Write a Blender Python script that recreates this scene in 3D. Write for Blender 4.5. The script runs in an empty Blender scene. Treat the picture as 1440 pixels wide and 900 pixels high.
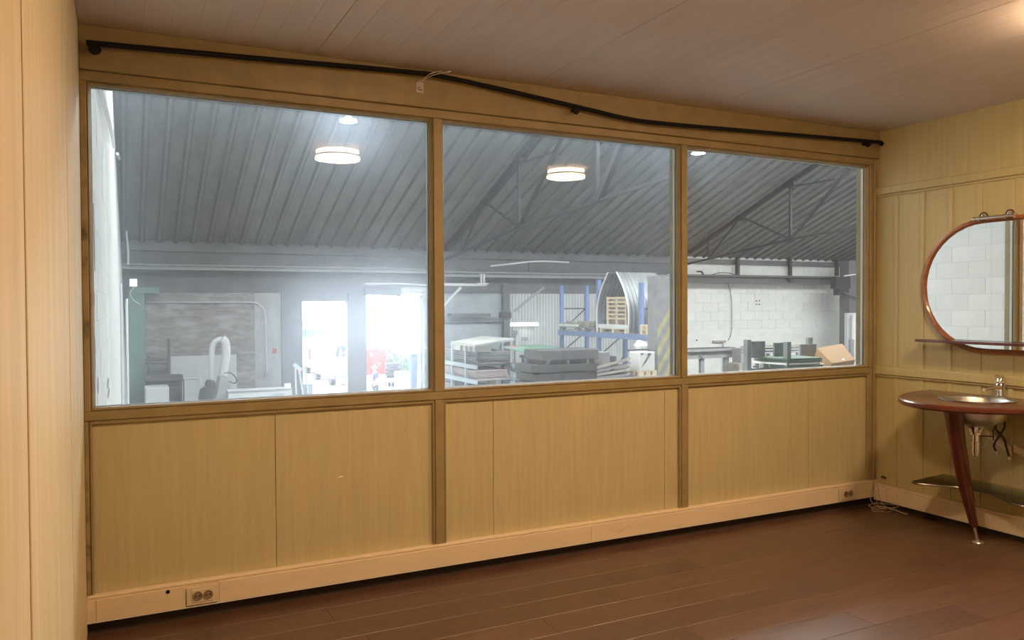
import bpy, bmesh, math, random
from mathutils import Vector, Matrix
random.seed(7)
SC = bpy.context.scene
COL = SC.collection
PI = math.pi

# ------------------------------------------------------------------ camera, world, light, exposure
F_PX, YAW, PITCH, ROLL = 1106.7191, 0.4601, -0.0194, -0.0045
CAM = Vector((0.1545, -3.9469, 1.45))
_cy, _sy = math.cos(YAW), math.sin(YAW)
_f = Vector((_sy*math.cos(PITCH), _cy*math.cos(PITCH), math.sin(PITCH)))
_r0 = Vector((_cy, -_sy, 0)); _u0 = _r0.cross(_f)
_r = _r0*math.cos(ROLL) + _u0*math.sin(ROLL); _u = -_r0*math.sin(ROLL) + _u0*math.cos(ROLL)
cd = bpy.data.cameras.new('camera'); cam = bpy.data.objects.new('camera', cd); COL.objects.link(cam)
cd.sensor_fit = 'HORIZONTAL'; cd.sensor_width = 36; cd.lens = F_PX/1440*36; cd.clip_start = 0.02; cd.clip_end = 300
m = Matrix((( _r.x, _u.x, -_f.x, CAM.x), (_r.y, _u.y, -_f.y, CAM.y), (_r.z, _u.z, -_f.z, CAM.z), (0, 0, 0, 1)))
cam.matrix_world = m
SC.camera = cam

SKY = 14.0            # overcast daylight
LAMP = 152.0          # glow of the two ceiling lamps in the room
LAMP_COL = (1.0, 0.675, 0.395)
HIGHBAY = 260.0
SC.view_settings.view_transform = 'Standard'; SC.view_settings.look = 'None'
SC.view_settings.gamma = 1; SC.view_settings.use_curve_mapping = False
SC.view_settings.exposure = 0.0
SC.cycles.use_denoising = True; SC.cycles.use_adaptive_sampling = False
SC.cycles.max_bounces = 10; SC.cycles.diffuse_bounces = 5; SC.cycles.glossy_bounces = 5
SC.cycles.transmission_bounces = 8; SC.cycles.transparent_max_bounces = 24
SC.cycles.sample_clamp_indirect = 6
SC.cycles.caustics_reflective = False; SC.cycles.caustics_refractive = False
wd = bpy.data.worlds.new('overcast_sky'); SC.world = wd; wd.use_nodes = True
bg = wd.node_tree.nodes['Background']; bg.inputs[0].default_value = (1.0, 0.985, 0.96, 1); bg.inputs[1].default_value = SKY

def portal(name, loc, rot, sx, sy):
    l = bpy.data.lights.new(name, 'AREA'); l.shape = 'RECTANGLE'; l.size = sx; l.size_y = sy
    l.cycles.is_portal = True
    o = bpy.data.objects.new(name, l); o.location = loc; o.rotation_euler = rot; COL.objects.link(o)

# dimensions (metres)
W, ZC = 5.03, 2.675            # room width and height; the window wall is y = 0
YB = -4.5                      # wall behind the camera
FZ = -2.0                      # warehouse floor
YF = 21.5                      # far wall of the warehouse
XE = 31.2                      # right end of the warehouse
EAVE, SL, YR = 3.39, 0.385, 10.0
def roof_z(y): return EAVE + SL*(YF - y) if y >= YR else EAVE + SL*(YF - YR) - SL*(YR - y)
portal('rooflight_portal', (15.5, YR, 8.3), (0, 0, 0), 31, 5.6)
portal('gate_portal', (5.6, YF+0.35, 0.6), (-PI/2, 0, 0), 4.6, 5.2)

# pixel (1440 x 900) -> point on a real plane of the place
def _ray(px, py): return _f + _r*((px-720)/F_PX) - _u*((py-450)/F_PX)
def at(px, py, Y): d = _ray(px, py); return CAM + d*((Y-CAM.y)/d.y)
def atx(px, py, X): d = _ray(px, py); return CAM + d*((X-CAM.x)/d.x)
def atz(px, py, Z): d = _ray(px, py); return CAM + d*((Z-CAM.z)/d.z)

# ------------------------------------------------------------------ mesh building
ORI = {}
def tag(o, label=None, cat=None, group=None, kind=None):
    if label: o['label'] = label
    if cat: o['category'] = cat
    if group: o['group'] = group
    if kind: o['kind'] = kind
    return o
def thing(name, label, cat, loc=(0, 0, 0), group=None, kind=None):
    o = bpy.data.objects.new(name, None); o.empty_display_size = 0.1
    o.location = loc; COL.objects.link(o); ORI[o.name] = Vector(loc)
    return tag(o, label, cat, group, kind)
def struct(name): return thing(name, None, None, kind='structure')

class MB:
    def __init__(s): s.v = []; s.f = []
    def add(s, vs, fs):
        b = len(s.v); s.v += [Vector(p) for p in vs]; s.f += [tuple(i+b for i in f) for f in fs]; return s
    def box(s, x0, y0, z0, x1, y1, z1):
        x0, x1 = min(x0, x1), max(x0, x1); y0, y1 = min(y0, y1), max(y0, y1); z0, z1 = min(z0, z1), max(z0, z1)
        return s.add([(x0,y0,z0),(x1,y0,z0),(x1,y1,z0),(x0,y1,z0),(x0,y0,z1),(x1,y0,z1),(x1,y1,z1),(x0,y1,z1)],
                     [(0,3,2,1),(4,5,6,7),(0,1,5,4),(1,2,6,5),(2,3,7,6),(3,0,4,7)])
    def bar(s, p, q, w, h, up=(0, 0, 1)):
        p, q, up = Vector(p), Vector(q), Vector(up); d = (q-p).normalized()
        if abs(d.dot(up)) > 0.98: up = Vector((1, 0, 0))
        a = d.cross(up).normalized()*(w/2); b = a.cross(d).normalized()*(h/2)
        vs = [p-a-b, p+a-b, p+a+b, p-a+b, q-a-b, q+a-b, q+a+b, q-a+b]
        return s.add(vs, [(0,1,2,3),(7,6,5,4),(0,4,5,1),(1,5,6,2),(2,6,7,3),(3,7,4,0)])
    def tube(s, pts, r, n=8, closed=False, cap=True):
        pts = [Vector(p) for p in pts]; k = len(pts); rs = r if isinstance(r, (list, tuple)) else [r]*k
        rings = []; up = None
        for i, p in enumerate(pts):
            if closed: d = pts[(i+1) % k]-pts[i-1]
            else: d = pts[min(i+1, k-1)]-pts[max(i-1, 0)]
            d.normalize()
            if up is None: up = Vector((0, 0, 1)) if abs(d.z) < 0.9 else Vector((1, 0, 0))
            a = d.cross(up).normalized(); b = a.cross(d).normalized(); up = b
            rings.append([p + a*(rs[i]*math.cos(t)) + b*(rs[i]*math.sin(t)) for t in [2*PI*j/n for j in range(n)]])
        return s.loft(rings, closed, cap)
    def loft(s, rings, closed=False, cap=True):
        n = len(rings[0]); k = len(rings); vs = [p for r in rings for p in r]; fs = []
        for i in range(k if closed else k-1):
            i2 = (i+1) % k
            for j in range(n):
                j2 = (j+1) % n; fs.append((i*n+j, i*n+j2, i2*n+j2, i2*n+j))
        if cap and not closed: fs += [tuple(range(n-1, -1, -1)), tuple((k-1)*n+j for j in range(n))]
        return s.add(vs, fs)
    def lathe(s, prof, c, n=24, ax=(0, 0, 1), cap=False):
        ax = Vector(ax).normalized(); t = Vector((1, 0, 0)) if abs(ax.x) < 0.9 else Vector((0, 1, 0))
        a = ax.cross(t).normalized(); b = ax.cross(a); c = Vector(c)
        return s.loft([[c + a*(r*math.cos(2*PI*j/n)) + b*(r*math.sin(2*PI*j/n)) + ax*h for j in range(n)] for r, h in prof], False, cap)
    def prism(s, poly, d):       # poly: 3D points, d: extrusion vector
        n = len(poly); poly = [Vector(p) for p in poly]; d = Vector(d)
        return s.add(poly + [p+d for p in poly], [tuple(range(n-1, -1, -1)), tuple(range(n, 2*n))] + [(i, (i+1) % n, n+(i+1) % n, n+i) for i in range(n)])
    def mesh(s, name, mat, org=(0, 0, 0), smooth=False, bevel=0.0, seg=1):
        org = Vector(org); me = bpy.data.meshes.new(name)
        me.from_pydata([tuple(p-org) for p in s.v], [], s.f); me.update()
        bm = bmesh.new(); bm.from_mesh(me); bmesh.ops.recalc_face_normals(bm, faces=bm.faces)
        if bevel:
            es = [e for e in bm.edges if len(e.link_faces) == 2 and e.calc_face_angle(0) > 0.6]
            bmesh.ops.bevel(bm, geom=es, offset=bevel, segments=seg, affect='EDGES', clamp_overlap=True)
        bm.to_mesh(me); bm.free()
        if smooth:
            for p in me.polygons: p.use_smooth = True
            me.set_sharp_from_angle(angle=math.radians(40))
        for mm in (mat if isinstance(mat, (list, tuple)) else [mat]): me.materials.append(mm)
        return me
    def build(s, name, mat, parent=None, smooth=False, bevel=0.0, seg=1, label=None, cat=None, group=None, kind=None):
        if parent is not None: org = ORI[parent.name]
        else:
            xs = [p.x for p in s.v]; ys = [p.y for p in s.v]; zs = [p.z for p in s.v]
            org = Vector(((min(xs)+max(xs))/2, (min(ys)+max(ys))/2, min(zs)))
        o = bpy.data.objects.new(name, s.mesh(name, mat, org, smooth, bevel, seg)); COL.objects.link(o)
        if parent is not None: o.parent = parent
        else: o.location = org
        ORI[o.name] = Vector(org)
        return tag(o, label, cat, group, kind)
def inst(me, name, parent, loc, rz=0.0, scale=None, tilt=0.0):
    o = bpy.data.objects.new(name, me); COL.objects.link(o); o.parent = parent
    o.location = Vector(loc)-ORI[parent.name]; o.rotation_euler = (0, tilt, rz)
    if scale: o.scale = scale
    return o
def smoothpath(pts, k=6):
    pts = [Vector(p) for p in pts]; out = []
    for i in range(len(pts)-1):
        p0 = pts[max(i-1, 0)]; p1 = pts[i]; p2 = pts[i+1]; p3 = pts[min(i+2, len(pts)-1)]
        for j in range(k):
            t = j/k
            out.append(0.5*((2*p1)+(p2-p0)*t+(2*p0-5*p1+4*p2-p3)*t*t+(3*p1-p0-3*p2+p3)*t**3))
    out.append(pts[-1]); return out

# ------------------------------------------------------------------ materials
def newmat(name):
    mt = bpy.data.materials.new(name); mt.use_nodes = True; nt = mt.node_tree
    return mt, nt, nt.nodes['Principled BSDF'], nt.nodes.new
def mat(name, col, rough=0.6, metal=0.0, var=0.12, scale=6.0, stretch=(1, 1, 1), bump=0.0, bscale=60.0, spec=0.5, dark=None, dscale=3.0, dth=0.62, dsoft=0.1, rnd=0.0, coat=0.0, emit=0.0, emcol=None):
    mt, nt, b, N = newmat(name); L = nt.links.new
    tc = N('ShaderNodeTexCoord'); mp = N('ShaderNodeMapping'); mp.inputs['Scale'].default_value = stretch
    L(tc.outputs['Object'], mp.inputs['Vector'])
    nz = N('ShaderNodeTexNoise'); nz.inputs['Scale'].default_value = scale; nz.inputs['Detail'].default_value = 5
    L(mp.outputs[0], nz.inputs['Vector'])
    mr = N('ShaderNodeMapRange'); mr.inputs[1].default_value = 0.3; mr.inputs[2].default_value = 0.7
    mr.inputs[3].default_value = 1-var; mr.inputs[4].default_value = 1+var; L(nz.outputs[0], mr.inputs[0])
    last = mr.outputs[0]
    if rnd:
        oi = N('ShaderNodeObjectInfo'); m2 = N('ShaderNodeMapRange'); m2.inputs[3].default_value = 1-rnd; m2.inputs[4].default_value = 1+rnd
        L(oi.outputs['Random'], m2.inputs[0]); mu = N('ShaderNodeMath'); mu.operation = 'MULTIPLY'; L(last, mu.inputs[0]); L(m2.outputs[0], mu.inputs[1]); last = mu.outputs[0]
    vm = N('ShaderNodeVectorMath'); vm.operation = 'SCALE'; vm.inputs[0].default_value = col; L(last, vm.inputs['Scale'])
    c = vm.outputs[0]
    if dark:
        n2 = N('ShaderNodeTexNoise'); n2.inputs['Scale'].default_value = dscale; n2.inputs['Detail'].default_value = 7
        L(mp.outputs[0], n2.inputs['Vector']); m3 = N('ShaderNodeMapRange'); m3.inputs[1].default_value = dth; m3.inputs[2].default_value = dth+dsoft
        L(n2.outputs[0], m3.inputs[0]); mx = N('ShaderNodeMix'); mx.data_type = 'RGBA'; mx.inputs[7].default_value = (*dark, 1)
        L(m3.outputs[0], mx.inputs[0]); L(c, mx.inputs[6]); c = mx.outputs[2]
    L(c, b.inputs['Base Color'])
    b.inputs['Roughness'].default_value = rough; b.inputs['Metallic'].default_value = metal
    b.inputs['Specular IOR Level'].default_value = spec; b.inputs['Coat Weight'].default_value = coat; b.inputs['Coat Roughness'].default_value = 0.32 if name == 'laminate_floor' else 0.08
    if emit:
        b.inputs['Emission Color'].default_value = (*(emcol or col), 1); b.inputs['Emission Strength'].default_value = emit
    if bump:
        n4 = N('ShaderNodeTexNoise'); n4.inputs['Scale'].default_value = bscale; n4.inputs['Detail'].default_value = 4; L(mp.outputs[0], n4.inputs['Vector'])
        bp = N('ShaderNodeBump'); bp.inputs['Strength'].default_value = bump; bp.inputs['Distance'].default_value = 0.01
        L(n4.outputs[0], bp.inputs['Height']); L(bp.outputs[0], b.inputs['Normal'])
    return mt
def dusty_glass(name, base, gain, fres=True):
    """window glass with a film of dust: clear transmission, a fresnel reflection, dust that scatters"""
    mt, nt, b, N = newmat(name); nt.nodes.remove(b); L = nt.links.new; out = nt.nodes['Material Output']
    tc = N('ShaderNodeTexCoord')
    def noise(sc, det, st=(1, 1, 1)):
        mp = N('ShaderNodeMapping'); mp.inputs['Scale'].default_value = st; L(tc.outputs['Object'], mp.inputs[0])
        n = N('ShaderNodeTexNoise'); n.inputs['Scale'].default_value = sc; n.inputs['Detail'].default_value = det; L(mp.outputs[0], n.inputs['Vector']); return n.outputs[0]
    def rng(v, a, b_, c, d):
        q = N('ShaderNodeMapRange'); q.inputs[1].default_value = a; q.inputs[2].default_value = b_; q.inputs[3].default_value = c; q.inputs[4].default_value = d; L(v, q.inputs[0]); return q.outputs[0]
    def op(o, a, b_):
        q = N('ShaderNodeMath'); q.operation = o
        for i, x in enumerate((a, b_)):
            if isinstance(x, float): q.inputs[i].default_value = x
            else: L(x, q.inputs[i])
        return q.outputs[0]
    fac = op('MULTIPLY', rng(noise(1.3, 5), 0.3, 0.7, 0.92, 1.08), rng(noise(2.2, 4, (14, 14, 1)), 0.3, 0.7, 0.98, 1.02))
    fac = op('MULTIPLY', fac, rng(noise(170, 2), 0.35, 0.75, 0.97, 1.03))
    fac = op('MULTIPLY', fac, base)
    fac = op('ADD', fac, rng(noise(60, 3), 0.745, 0.78, 0.0, 0.03))
    tr = N('ShaderNodeBsdfTransparent'); tr.inputs[0].default_value = (0.93, 0.955, 0.95, 1)
    tl = N('ShaderNodeBsdfTranslucent'); tl.inputs[0].default_value = (0.80, 0.82, 0.82, 1)
    df = N('ShaderNodeBsdfDiffuse'); df.inputs[0].default_value = (0.45, 0.46, 0.46, 1)
    hz = N('ShaderNodeBsdfRefraction'); hz.inputs[0].default_value = (0.70, 0.84, 1.0, 1); hz.inputs['Roughness'].default_value = 0.92; hz.inputs['IOR'].default_value = 1.085
    m1 = N('ShaderNodeMixShader'); m1.inputs[0].default_value = 0.75; L(df.outputs[0], m1.inputs[1]); L(tl.outputs[0], m1.inputs[2])
    m2 = N('ShaderNodeMixShader'); m2.inputs[0].default_value = gain; L(m1.outputs[0], m2.inputs[1]); L(hz.outputs[0], m2.inputs[2])
    m3 = N('ShaderNodeMixShader'); L(fac, m3.inputs[0]); L(tr.outputs[0], m3.inputs[1]); L(m2.outputs[0], m3.inputs[2])
    gl = N('ShaderNodeBsdfGlossy'); gl.inputs['Roughness'].default_value = 0.0
    fr = N('ShaderNodeFresnel'); fr.inputs[0].default_value = 1.5
    if not fres: L(m3.outputs[0], out.inputs[0]); return mt
    m4 = N('ShaderNodeMixShader'); L(fr.outputs[0], m4.inputs[0]); L(m3.outputs[0], m4.inputs[1]); L(gl.outputs[0], m4.inputs[2])
    L(m4.outputs[0], out.inputs[0]); return mt
def clear(name, col, rough=0.0, fres=True, tl=0.0):
    mt, nt, b, N = newmat(name); nt.nodes.remove(b); L = nt.links.new; out = nt.nodes['Material Output']
    tr = N('ShaderNodeBsdfTransparent'); tr.inputs[0].default_value = (*col, 1); last = tr.outputs[0]
    if tl:
        t2 = N('ShaderNodeBsdfTranslucent'); t2.inputs[0].default_value = (0.85, 0.87, 0.88, 1)
        mx = N('ShaderNodeMixShader'); mx.inputs[0].default_value = tl; L(last, mx.inputs[1]); L(t2.outputs[0], mx.inputs[2]); last = mx.outputs[0]
    if fres:
        gl = N('ShaderNodeBsdfGlossy'); gl.inputs['Roughness'].default_value = rough; fr = N('ShaderNodeFresnel'); fr.inputs[0].default_value = 1.45
        mx = N('ShaderNodeMixShader'); L(fr.outputs[0], mx.inputs[0]); L(last, mx.inputs[1]); L(gl.outputs[0], mx.inputs[2]); last = mx.outputs[0]
    L(last, out.inputs[0]); return mt

M = {}
M['cream'] = mat('cream_paint', (0.58, 0.51, 0.30), 0.5, var=0.06, scale=5, stretch=(9, 9, 0.6), bump=0.08, bscale=25)
M['cream_frame'] = mat('cream_frame_paint', (0.33, 0.255, 0.125), 0.45, var=0.10, scale=4, stretch=(3, 3, 3), bump=0.06, bscale=40)
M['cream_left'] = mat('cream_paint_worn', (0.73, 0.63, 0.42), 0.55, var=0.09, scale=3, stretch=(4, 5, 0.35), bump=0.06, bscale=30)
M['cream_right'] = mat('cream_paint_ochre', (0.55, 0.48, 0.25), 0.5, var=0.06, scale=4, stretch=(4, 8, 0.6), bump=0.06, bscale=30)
M['stained'] = mat('cream_paint_mouldy', (0.36, 0.28, 0.14), 0.6, var=0.15, scale=8, dark=(0.05, 0.035, 0.02), dscale=9, dth=0.52, dsoft=0.2)
M['trunk'] = mat('trunking_plastic', (0.86, 0.72, 0.52), 0.4, var=0.05, scale=4, stretch=(0.6, 3, 3), dark=(0.55, 0.42, 0.27), dscale=5, dth=0.62, dsoft=0.15)
M['trunk_white'] = mat('trunking_edge', (0.85, 0.78, 0.70), 0.4, var=0.03)
M['plinth'] = mat('dark_plinth', (0.035, 0.025, 0.02), 0.8)
M['backing'] = mat('joint_shadow', (0.16, 0.11, 0.05), 0.8)
M['ceiling'] = mat('ceiling_boards', (0.66, 0.60, 0.575), 0.55, var=0.05, scale=3, stretch=(4, 0.7, 1), rnd=0.025)
M['floor'] = mat('laminate_floor', (0.105, 0.050, 0.029), 0.48, var=0.25, scale=5, stretch=(0.7, 7, 1), bump=0.05, bscale=30, rnd=0.16, spec=0.9, coat=0.35)
M['black'] = mat('black_metal', (0.008, 0.007, 0.008), 0.6, 0.0, spec=0.2)
M['white_metal'] = mat('white_lacquer', (0.85, 0.83, 0.78), 0.4, var=0.03)
M['lamp'] = mat('lamp_diffuser', (1, 0.9, 0.8), 0.5, emit=LAMP, emcol=LAMP_COL)
M['lamp_side'] = mat('lamp_diffuser_side', (1, 0.9, 0.8), 0.5, emit=LAMP*0.48, emcol=LAMP_COL)
M['chrome'] = mat('chrome', (0.78, 0.76, 0.74), 0.12, 1.0, var=0.04)
M['steel'] = mat('brushed_steel', (0.62, 0.60, 0.57), 0.36, 1.0, var=0.08, scale=30)
M['darksteel'] = mat('tarnished_steel', (0.22, 0.19, 0.16), 0.3, 1.0, var=0.1)
M['brass'] = mat('old_nickel', (0.55, 0.50, 0.44), 0.35, 1.0, var=0.1)
M['mahogany'] = mat('mahogany_lacquer', (0.105, 0.022, 0.013), 0.28, var=0.25, scale=5, stretch=(2, 9, 2), coat=0.5)
M['cherry'] = mat('cherry_frame', (0.34, 0.115, 0.035), 0.35, var=0.22, scale=6, stretch=(2, 4, 4), coat=0.3)
M['mirror'] = mat('mirror_silver', (0.93, 0.95, 0.94), 0.0, 1.0, var=0.0)
M['hose'] = mat('dark_hose', (0.05, 0.028, 0.02), 0.5)
M['cable'] = mat('pale_cable', (0.50, 0.40, 0.30), 0.5)
M['socket'] = mat('socket_plastic', (0.80, 0.68, 0.50), 0.35, var=0.02)
M['socket_well'] = mat('socket_well', (0.30, 0.21, 0.13), 0.45, var=0.02)
M['shelfglass'] = clear('shelf_glass', (0.75, 0.80, 0.76))
M['pane_clear'] = clear('pane_back', (0.97, 0.985, 0.98), fres=False)
M['pane_1'] = dusty_glass('dusty_pane_left', 0.212, 0.82)
M['pane_back_1'] = dusty_glass('dusty_pane_left_outside', 0.19, 0.74, False)
M['pane_2'] = dusty_glass('dusty_pane_middle', 0.205, 0.82)
M['pane_back_2'] = dusty_glass('dusty_pane_middle_outside', 0.16, 0.74, False)
M['pane_back_3'] = M['pane_clear']
M['pane_3'] = dusty_glass('dusty_pane_right', 0.12, 0.72)
# warehouse
M['whitewash'] = mat('whitewashed_block', (0.80, 0.80, 0.77), 0.8, var=0.05, scale=3, bump=0.25, bscale=14, rnd=0.03)
M['whitewash_worn'] = mat('whitewashed_block_worn', (0.80, 0.79, 0.76), 0.8, var=0.06, scale=3, bump=0.3, bscale=14, rnd=0.03, dark=(0.10, 0.08, 0.07), dscale=3.3, dth=0.64, dsoft=0.01)
M['whitewash_far'] = mat('whitewashed_wall_grey', (0.60, 0.60, 0.58), 0.8, var=0.08, scale=2, bump=0.3, bscale=10)
M['mortar'] = mat('pale_mortar', (0.62, 0.62, 0.60), 0.9)
M['brickgrey'] = mat('sooty_brick', (0.31, 0.285, 0.275), 0.9, var=0.25, scale=5, stretch=(1, 1, 3), dark=(0.46, 0.45, 0.45), dscale=1.6, dth=0.5, dsoft=0.2)
M['plaster'] = mat('grey_plaster', (0.43, 0.43, 0.44), 0.9, var=0.15, scale=2)
M['darkwall'] = mat('dark_wall_band', (0.16, 0.16, 0.17), 0.9, var=0.2, scale=2)
M['bluegrey'] = mat('bluegrey_wall', (0.40, 0.44, 0.47), 0.8, var=0.15, scale=2)
M['roof'] = mat('sooty_roof_sheet', (0.19, 0.19, 0.185), 0.6, 0.0, var=0.25, scale=1.2, stretch=(2, 0.5, 1), rnd=0.12)
M['rib_shade'] = mat('shaded_rib', (0.118, 0.118, 0.118), 0.8, var=0.2)  # darker tone for the sloped rib faces, their shade put into the colour
M['steelwork'] = mat('dark_steelwork', (0.038, 0.038, 0.044), 0.6, var=0.2)
M['beam'] = mat('grey_beam', (0.13, 0.13, 0.135), 0.6, var=0.15)
M['beam_pale'] = mat('pale_beam', (0.36, 0.36, 0.37), 0.6, var=0.15)
M['rooflight'] = clear('rooflight_sheet', (0.80, 0.83, 0.85), fres=False, tl=0.3)
M['concrete'] = mat('concrete_floor', (0.30, 0.29, 0.28), 0.8, var=0.2, scale=1)
M['asphalt'] = mat('pale_yard', (0.34, 0.34, 0.34), 0.9, var=0.15, scale=1)
M['cladding'] = mat('pale_cladding', (0.62, 0.62, 0.62), 0.5, var=0.08, scale=2)
M['galv'] = mat('galvanised_sheet', (0.22, 0.23, 0.24), 0.35, 0.6, var=0.15, scale=3)
M['green'] = mat('green_column', (0.20, 0.30, 0.27), 0.7, var=0.12)
M['rackblue'] = mat('blue_rack_paint', (0.16, 0.24, 0.46), 0.5, var=0.12)
M['rackpale'] = mat('pale_blue_rack_paint', (0.55, 0.66, 0.76), 0.5, var=0.1)
M['greypaint'] = mat('grey_green_paint', (0.20, 0.22, 0.22), 0.6, var=0.12)
M['darkplate'] = mat('dark_steel_plate', (0.09, 0.085, 0.085), 0.6, var=0.2, rnd=0.15)
M['midplate'] = mat('grey_steel_plate', (0.26, 0.25, 0.26), 0.6, var=0.2, rnd=0.15)
M['wood'] = mat('pallet_wood', (0.80, 0.64, 0.45), 0.8, var=0.15, scale=6, stretch=(1, 1, 4), rnd=0.08)
M['oldwood'] = mat('weathered_wood', (0.36, 0.32, 0.28), 0.85, var=0.2, rnd=0.1)
M['card'] = mat('cardboard', (0.31, 0.185, 0.095), 0.85, var=0.07)
M['white'] = mat('white_board', (0.80, 0.80, 0.78), 0.6, var=0.05)
M['pink'] = mat('pinkish_sheet', (0.62, 0.52, 0.50), 0.7, var=0.1)
M['greensheet'] = mat('green_sheet', (0.24, 0.50, 0.36), 0.6, var=0.1)
M['greenboard'] = mat('dark_green_board', (0.075, 0.125, 0.095), 0.6, var=0.15)
M['yellow'] = mat('warning_yellow', (0.42, 0.38, 0.18), 0.7, var=0.15)
M['machine'] = mat('machine_grey', (0.34, 0.34, 0.36), 0.6, var=0.12)
M['machine_pale'] = mat('machine_pale', (0.60, 0.63, 0.66), 0.5, var=0.06)
M['darkmachine'] = mat('machine_dark', (0.11, 0.11, 0.115), 0.6, var=0.15)
M['plastic_pale'] = mat('pale_plastic', (0.62, 0.63, 0.64), 0.4, var=0.05)
M['floodlight'] = mat('floodlight_face', (0.8, 1.0, 0.95), 0.4, emit=6.0, emcol=(0.55, 1.0, 0.9))
M['tube_lit'] = mat('lit_tube', (1, 1, 1), 0.4, emit=9.0, emcol=(1, 0.98, 0.95))
M['highbay'] = mat('highbay_led', (1, 1, 1), 0.4, emit=HIGHBAY, emcol=(0.95, 0.98, 1.0))
M['ink'] = mat('dark_print', (0.10, 0.11, 0.13), 0.7, var=0.0)
M['redsign'] = mat('red_print', (0.55, 0.08, 0.07), 0.6, var=0.0)
M['vanwhite'] = mat('van_white', (0.80, 0.81, 0.82), 0.3, var=0.02, coat=0.5)
M['carglass'] = mat('car_glass', (0.02, 0.035, 0.05), 0.1, var=0.0)
M['tyre'] = mat('tyre', (0.02, 0.02, 0.02), 0.8)
M['taillight'] = mat('tail_light', (0.5, 0.02, 0.02), 0.3, var=0.0)
M['truckred'] = mat('red_tarpaulin', (0.20, 0.012, 0.008), 0.6, var=0.06)
M['staryellow'] = mat('star_print', (0.5, 0.36, 0.1), 0.6, var=0.0)
M['binblue'] = mat('blue_bin', (0.05, 0.08, 0.14), 0.5, var=0.05)
M['leaf'] = mat('shrub_leaf', (0.07, 0.12, 0.06), 0.7, var=0.3, rnd=0.2)
M['bark'] = mat('shrub_bark', (0.12, 0.08, 0.05), 0.9)
M['skin'] = mat('skin', (0.55, 0.33, 0.24), 0.5, var=0.05)
M['hair'] = mat('grey_hair', (0.35, 0.32, 0.30), 0.8, var=0.2)
M['shirt'] = mat('violet_shirt', (0.10, 0.09, 0.22), 0.8, var=0.1)
M['jeans'] = mat('dark_trousers', (0.05, 0.06, 0.10), 0.85, var=0.1)
M['facade'] = mat('pale_facade', (0.62, 0.62, 0.60), 0.8, var=0.05)
M['facadeglass'] = mat('facade_glass', (0.05, 0.10, 0.15), 0.1, var=0.0)

# ================================================================== THE ROOM
# ---- floor: laminate planks
fl = struct('floor')
MB().box(-0.1, YB, -0.12, W+0.11, 0.0, -0.012).build('underlay', M['plinth'], fl)
pl = MB().box(0, 0, -0.012, 1.2785, 0.1885, 0).mesh('plank', M['floor'], bevel=0.0012)
row = 0; y = -0.1902
while y > YB-0.19:
    x = -random.uniform(0.1, 1.2)
    while x < W:
        x0, x1 = max(x, 0.0), min(x+1.2785, W)
        if x1-x0 > 0.05:
            o = inst(pl, 'plank', fl, (x0, max(y, YB), 0), scale=((x1-x0)/1.2785, 1 if y > YB else (y+0.19-YB)/0.19, 1))
        x += 1.28
    y -= 0.19
# ---- ceiling boards
ce = struct('ceiling')
MB().box(-0.012, YB, ZC+0.008, W+0.0115, 0, ZC+0.10).build('soffit', M['backing'], ce)
bdm = MB().box(0, YB, ZC, 0.1086, 0, ZC+0.012).mesh('ceiling_board', M['ceiling'], bevel=0.0007)
x = 0.035-0.1091; k = 0
while x < W:
    x0, x1 = max(x, 0.001), min(x+0.1086, W-0.001)
    w = (x1-x0)/0.1086
    if (k-1) % 11 == 8: w *= 0.975
    inst(bdm, 'ceiling_board', ce, (x0, 0, 0), scale=(w, 1, 1)); x += 0.1091; k += 1
# ---- left wall
wl = struct('wall_left')
MB().box(-0.10, YB, -0.011, -0.013, 0.0, ZC+0.1).build('studs', M['backing'], wl)
for y0, y1 in ((YB, -3.60), (-3.57, -2.297), (-2.262, -1.004), (-0.968, -0.070), (-0.066, 0.0)):
    MB().box(-0.013, y0, 0, 0.0, y1, ZC).build('wall_panel', M['cream_left'], wl, bevel=0.002)
# ---- wall behind the camera
wf = struct('wall_front')
MB().box(-0.1, YB-0.1, 0, W+0.1, YB, ZC+0.1).build('plaster', M['cream_left'], wf)
# ---- right wall: rails, boards, cover strips
wr = struct('wall_right')
MB().box(W+0.012, YB, -0.011, W+0.11, 0.0, ZC+0.1).build('studs', M['backing'], wr)
MB().box(W, YB, 2.274, W+0.012, 0, ZC).build('upper_panel', M['cream_right'], wr)
def rail(name, z0, z1, d, mb=None):
    MB().box(W-d, YB, z0, W, 0, z1).build(name, M['cream_right'], wr, bevel=0.004)
rail('upper_rail', 2.222, 2.274, 0.022); rail('rail_moulding', 2.205, 2.221, 0.012)
rail('middle_rail', 0.94, 0.9985, 0.022); rail('rail_moulding', 0.925, 0.939, 0.014)
MB().box(W-0.022, -0.030, 0.999, W, -0.0, 2.221).build('corner_strip', M['cream_right'], wr, bevel=0.003)
MB().box(W-0.022, -0.030, 0.17, W, -0.0, 0.939).build('corner_strip', M['cream_right'], wr, bevel=0.003)
ym = -0.031; y = -0.176
bu = MB().box(W, 0, 0.9985, W+0.012, 1, 2.222).mesh('board', M['cream_right'])
bl = MB().box(W, 0, 0.05, W+0.012, 1, 0.94).mesh('board', M['cream_right'])
su = MB().box(W-0.007, 0, 0.9985, W, 0.030, 2.205).mesh('cover_strip', M['cream_right'], bevel=0.002)
sl_ = MB().box(W-0.007, 0, 0.155, W, 0.030, 0.925).mesh('cover_strip', M['cream_right'], bevel=0.002)
prev = -0.001
while y > YB:
    for me in (bu, bl): inst(me, 'board', wr, (0, y-0.0125, 0), scale=(1, prev-y+0.0105, 1))
    for me in (su, sl_): inst(me, 'cover_strip', wr, (0, y-0.029, 0))
    prev = y-0.0135; y -= 0.2
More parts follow.
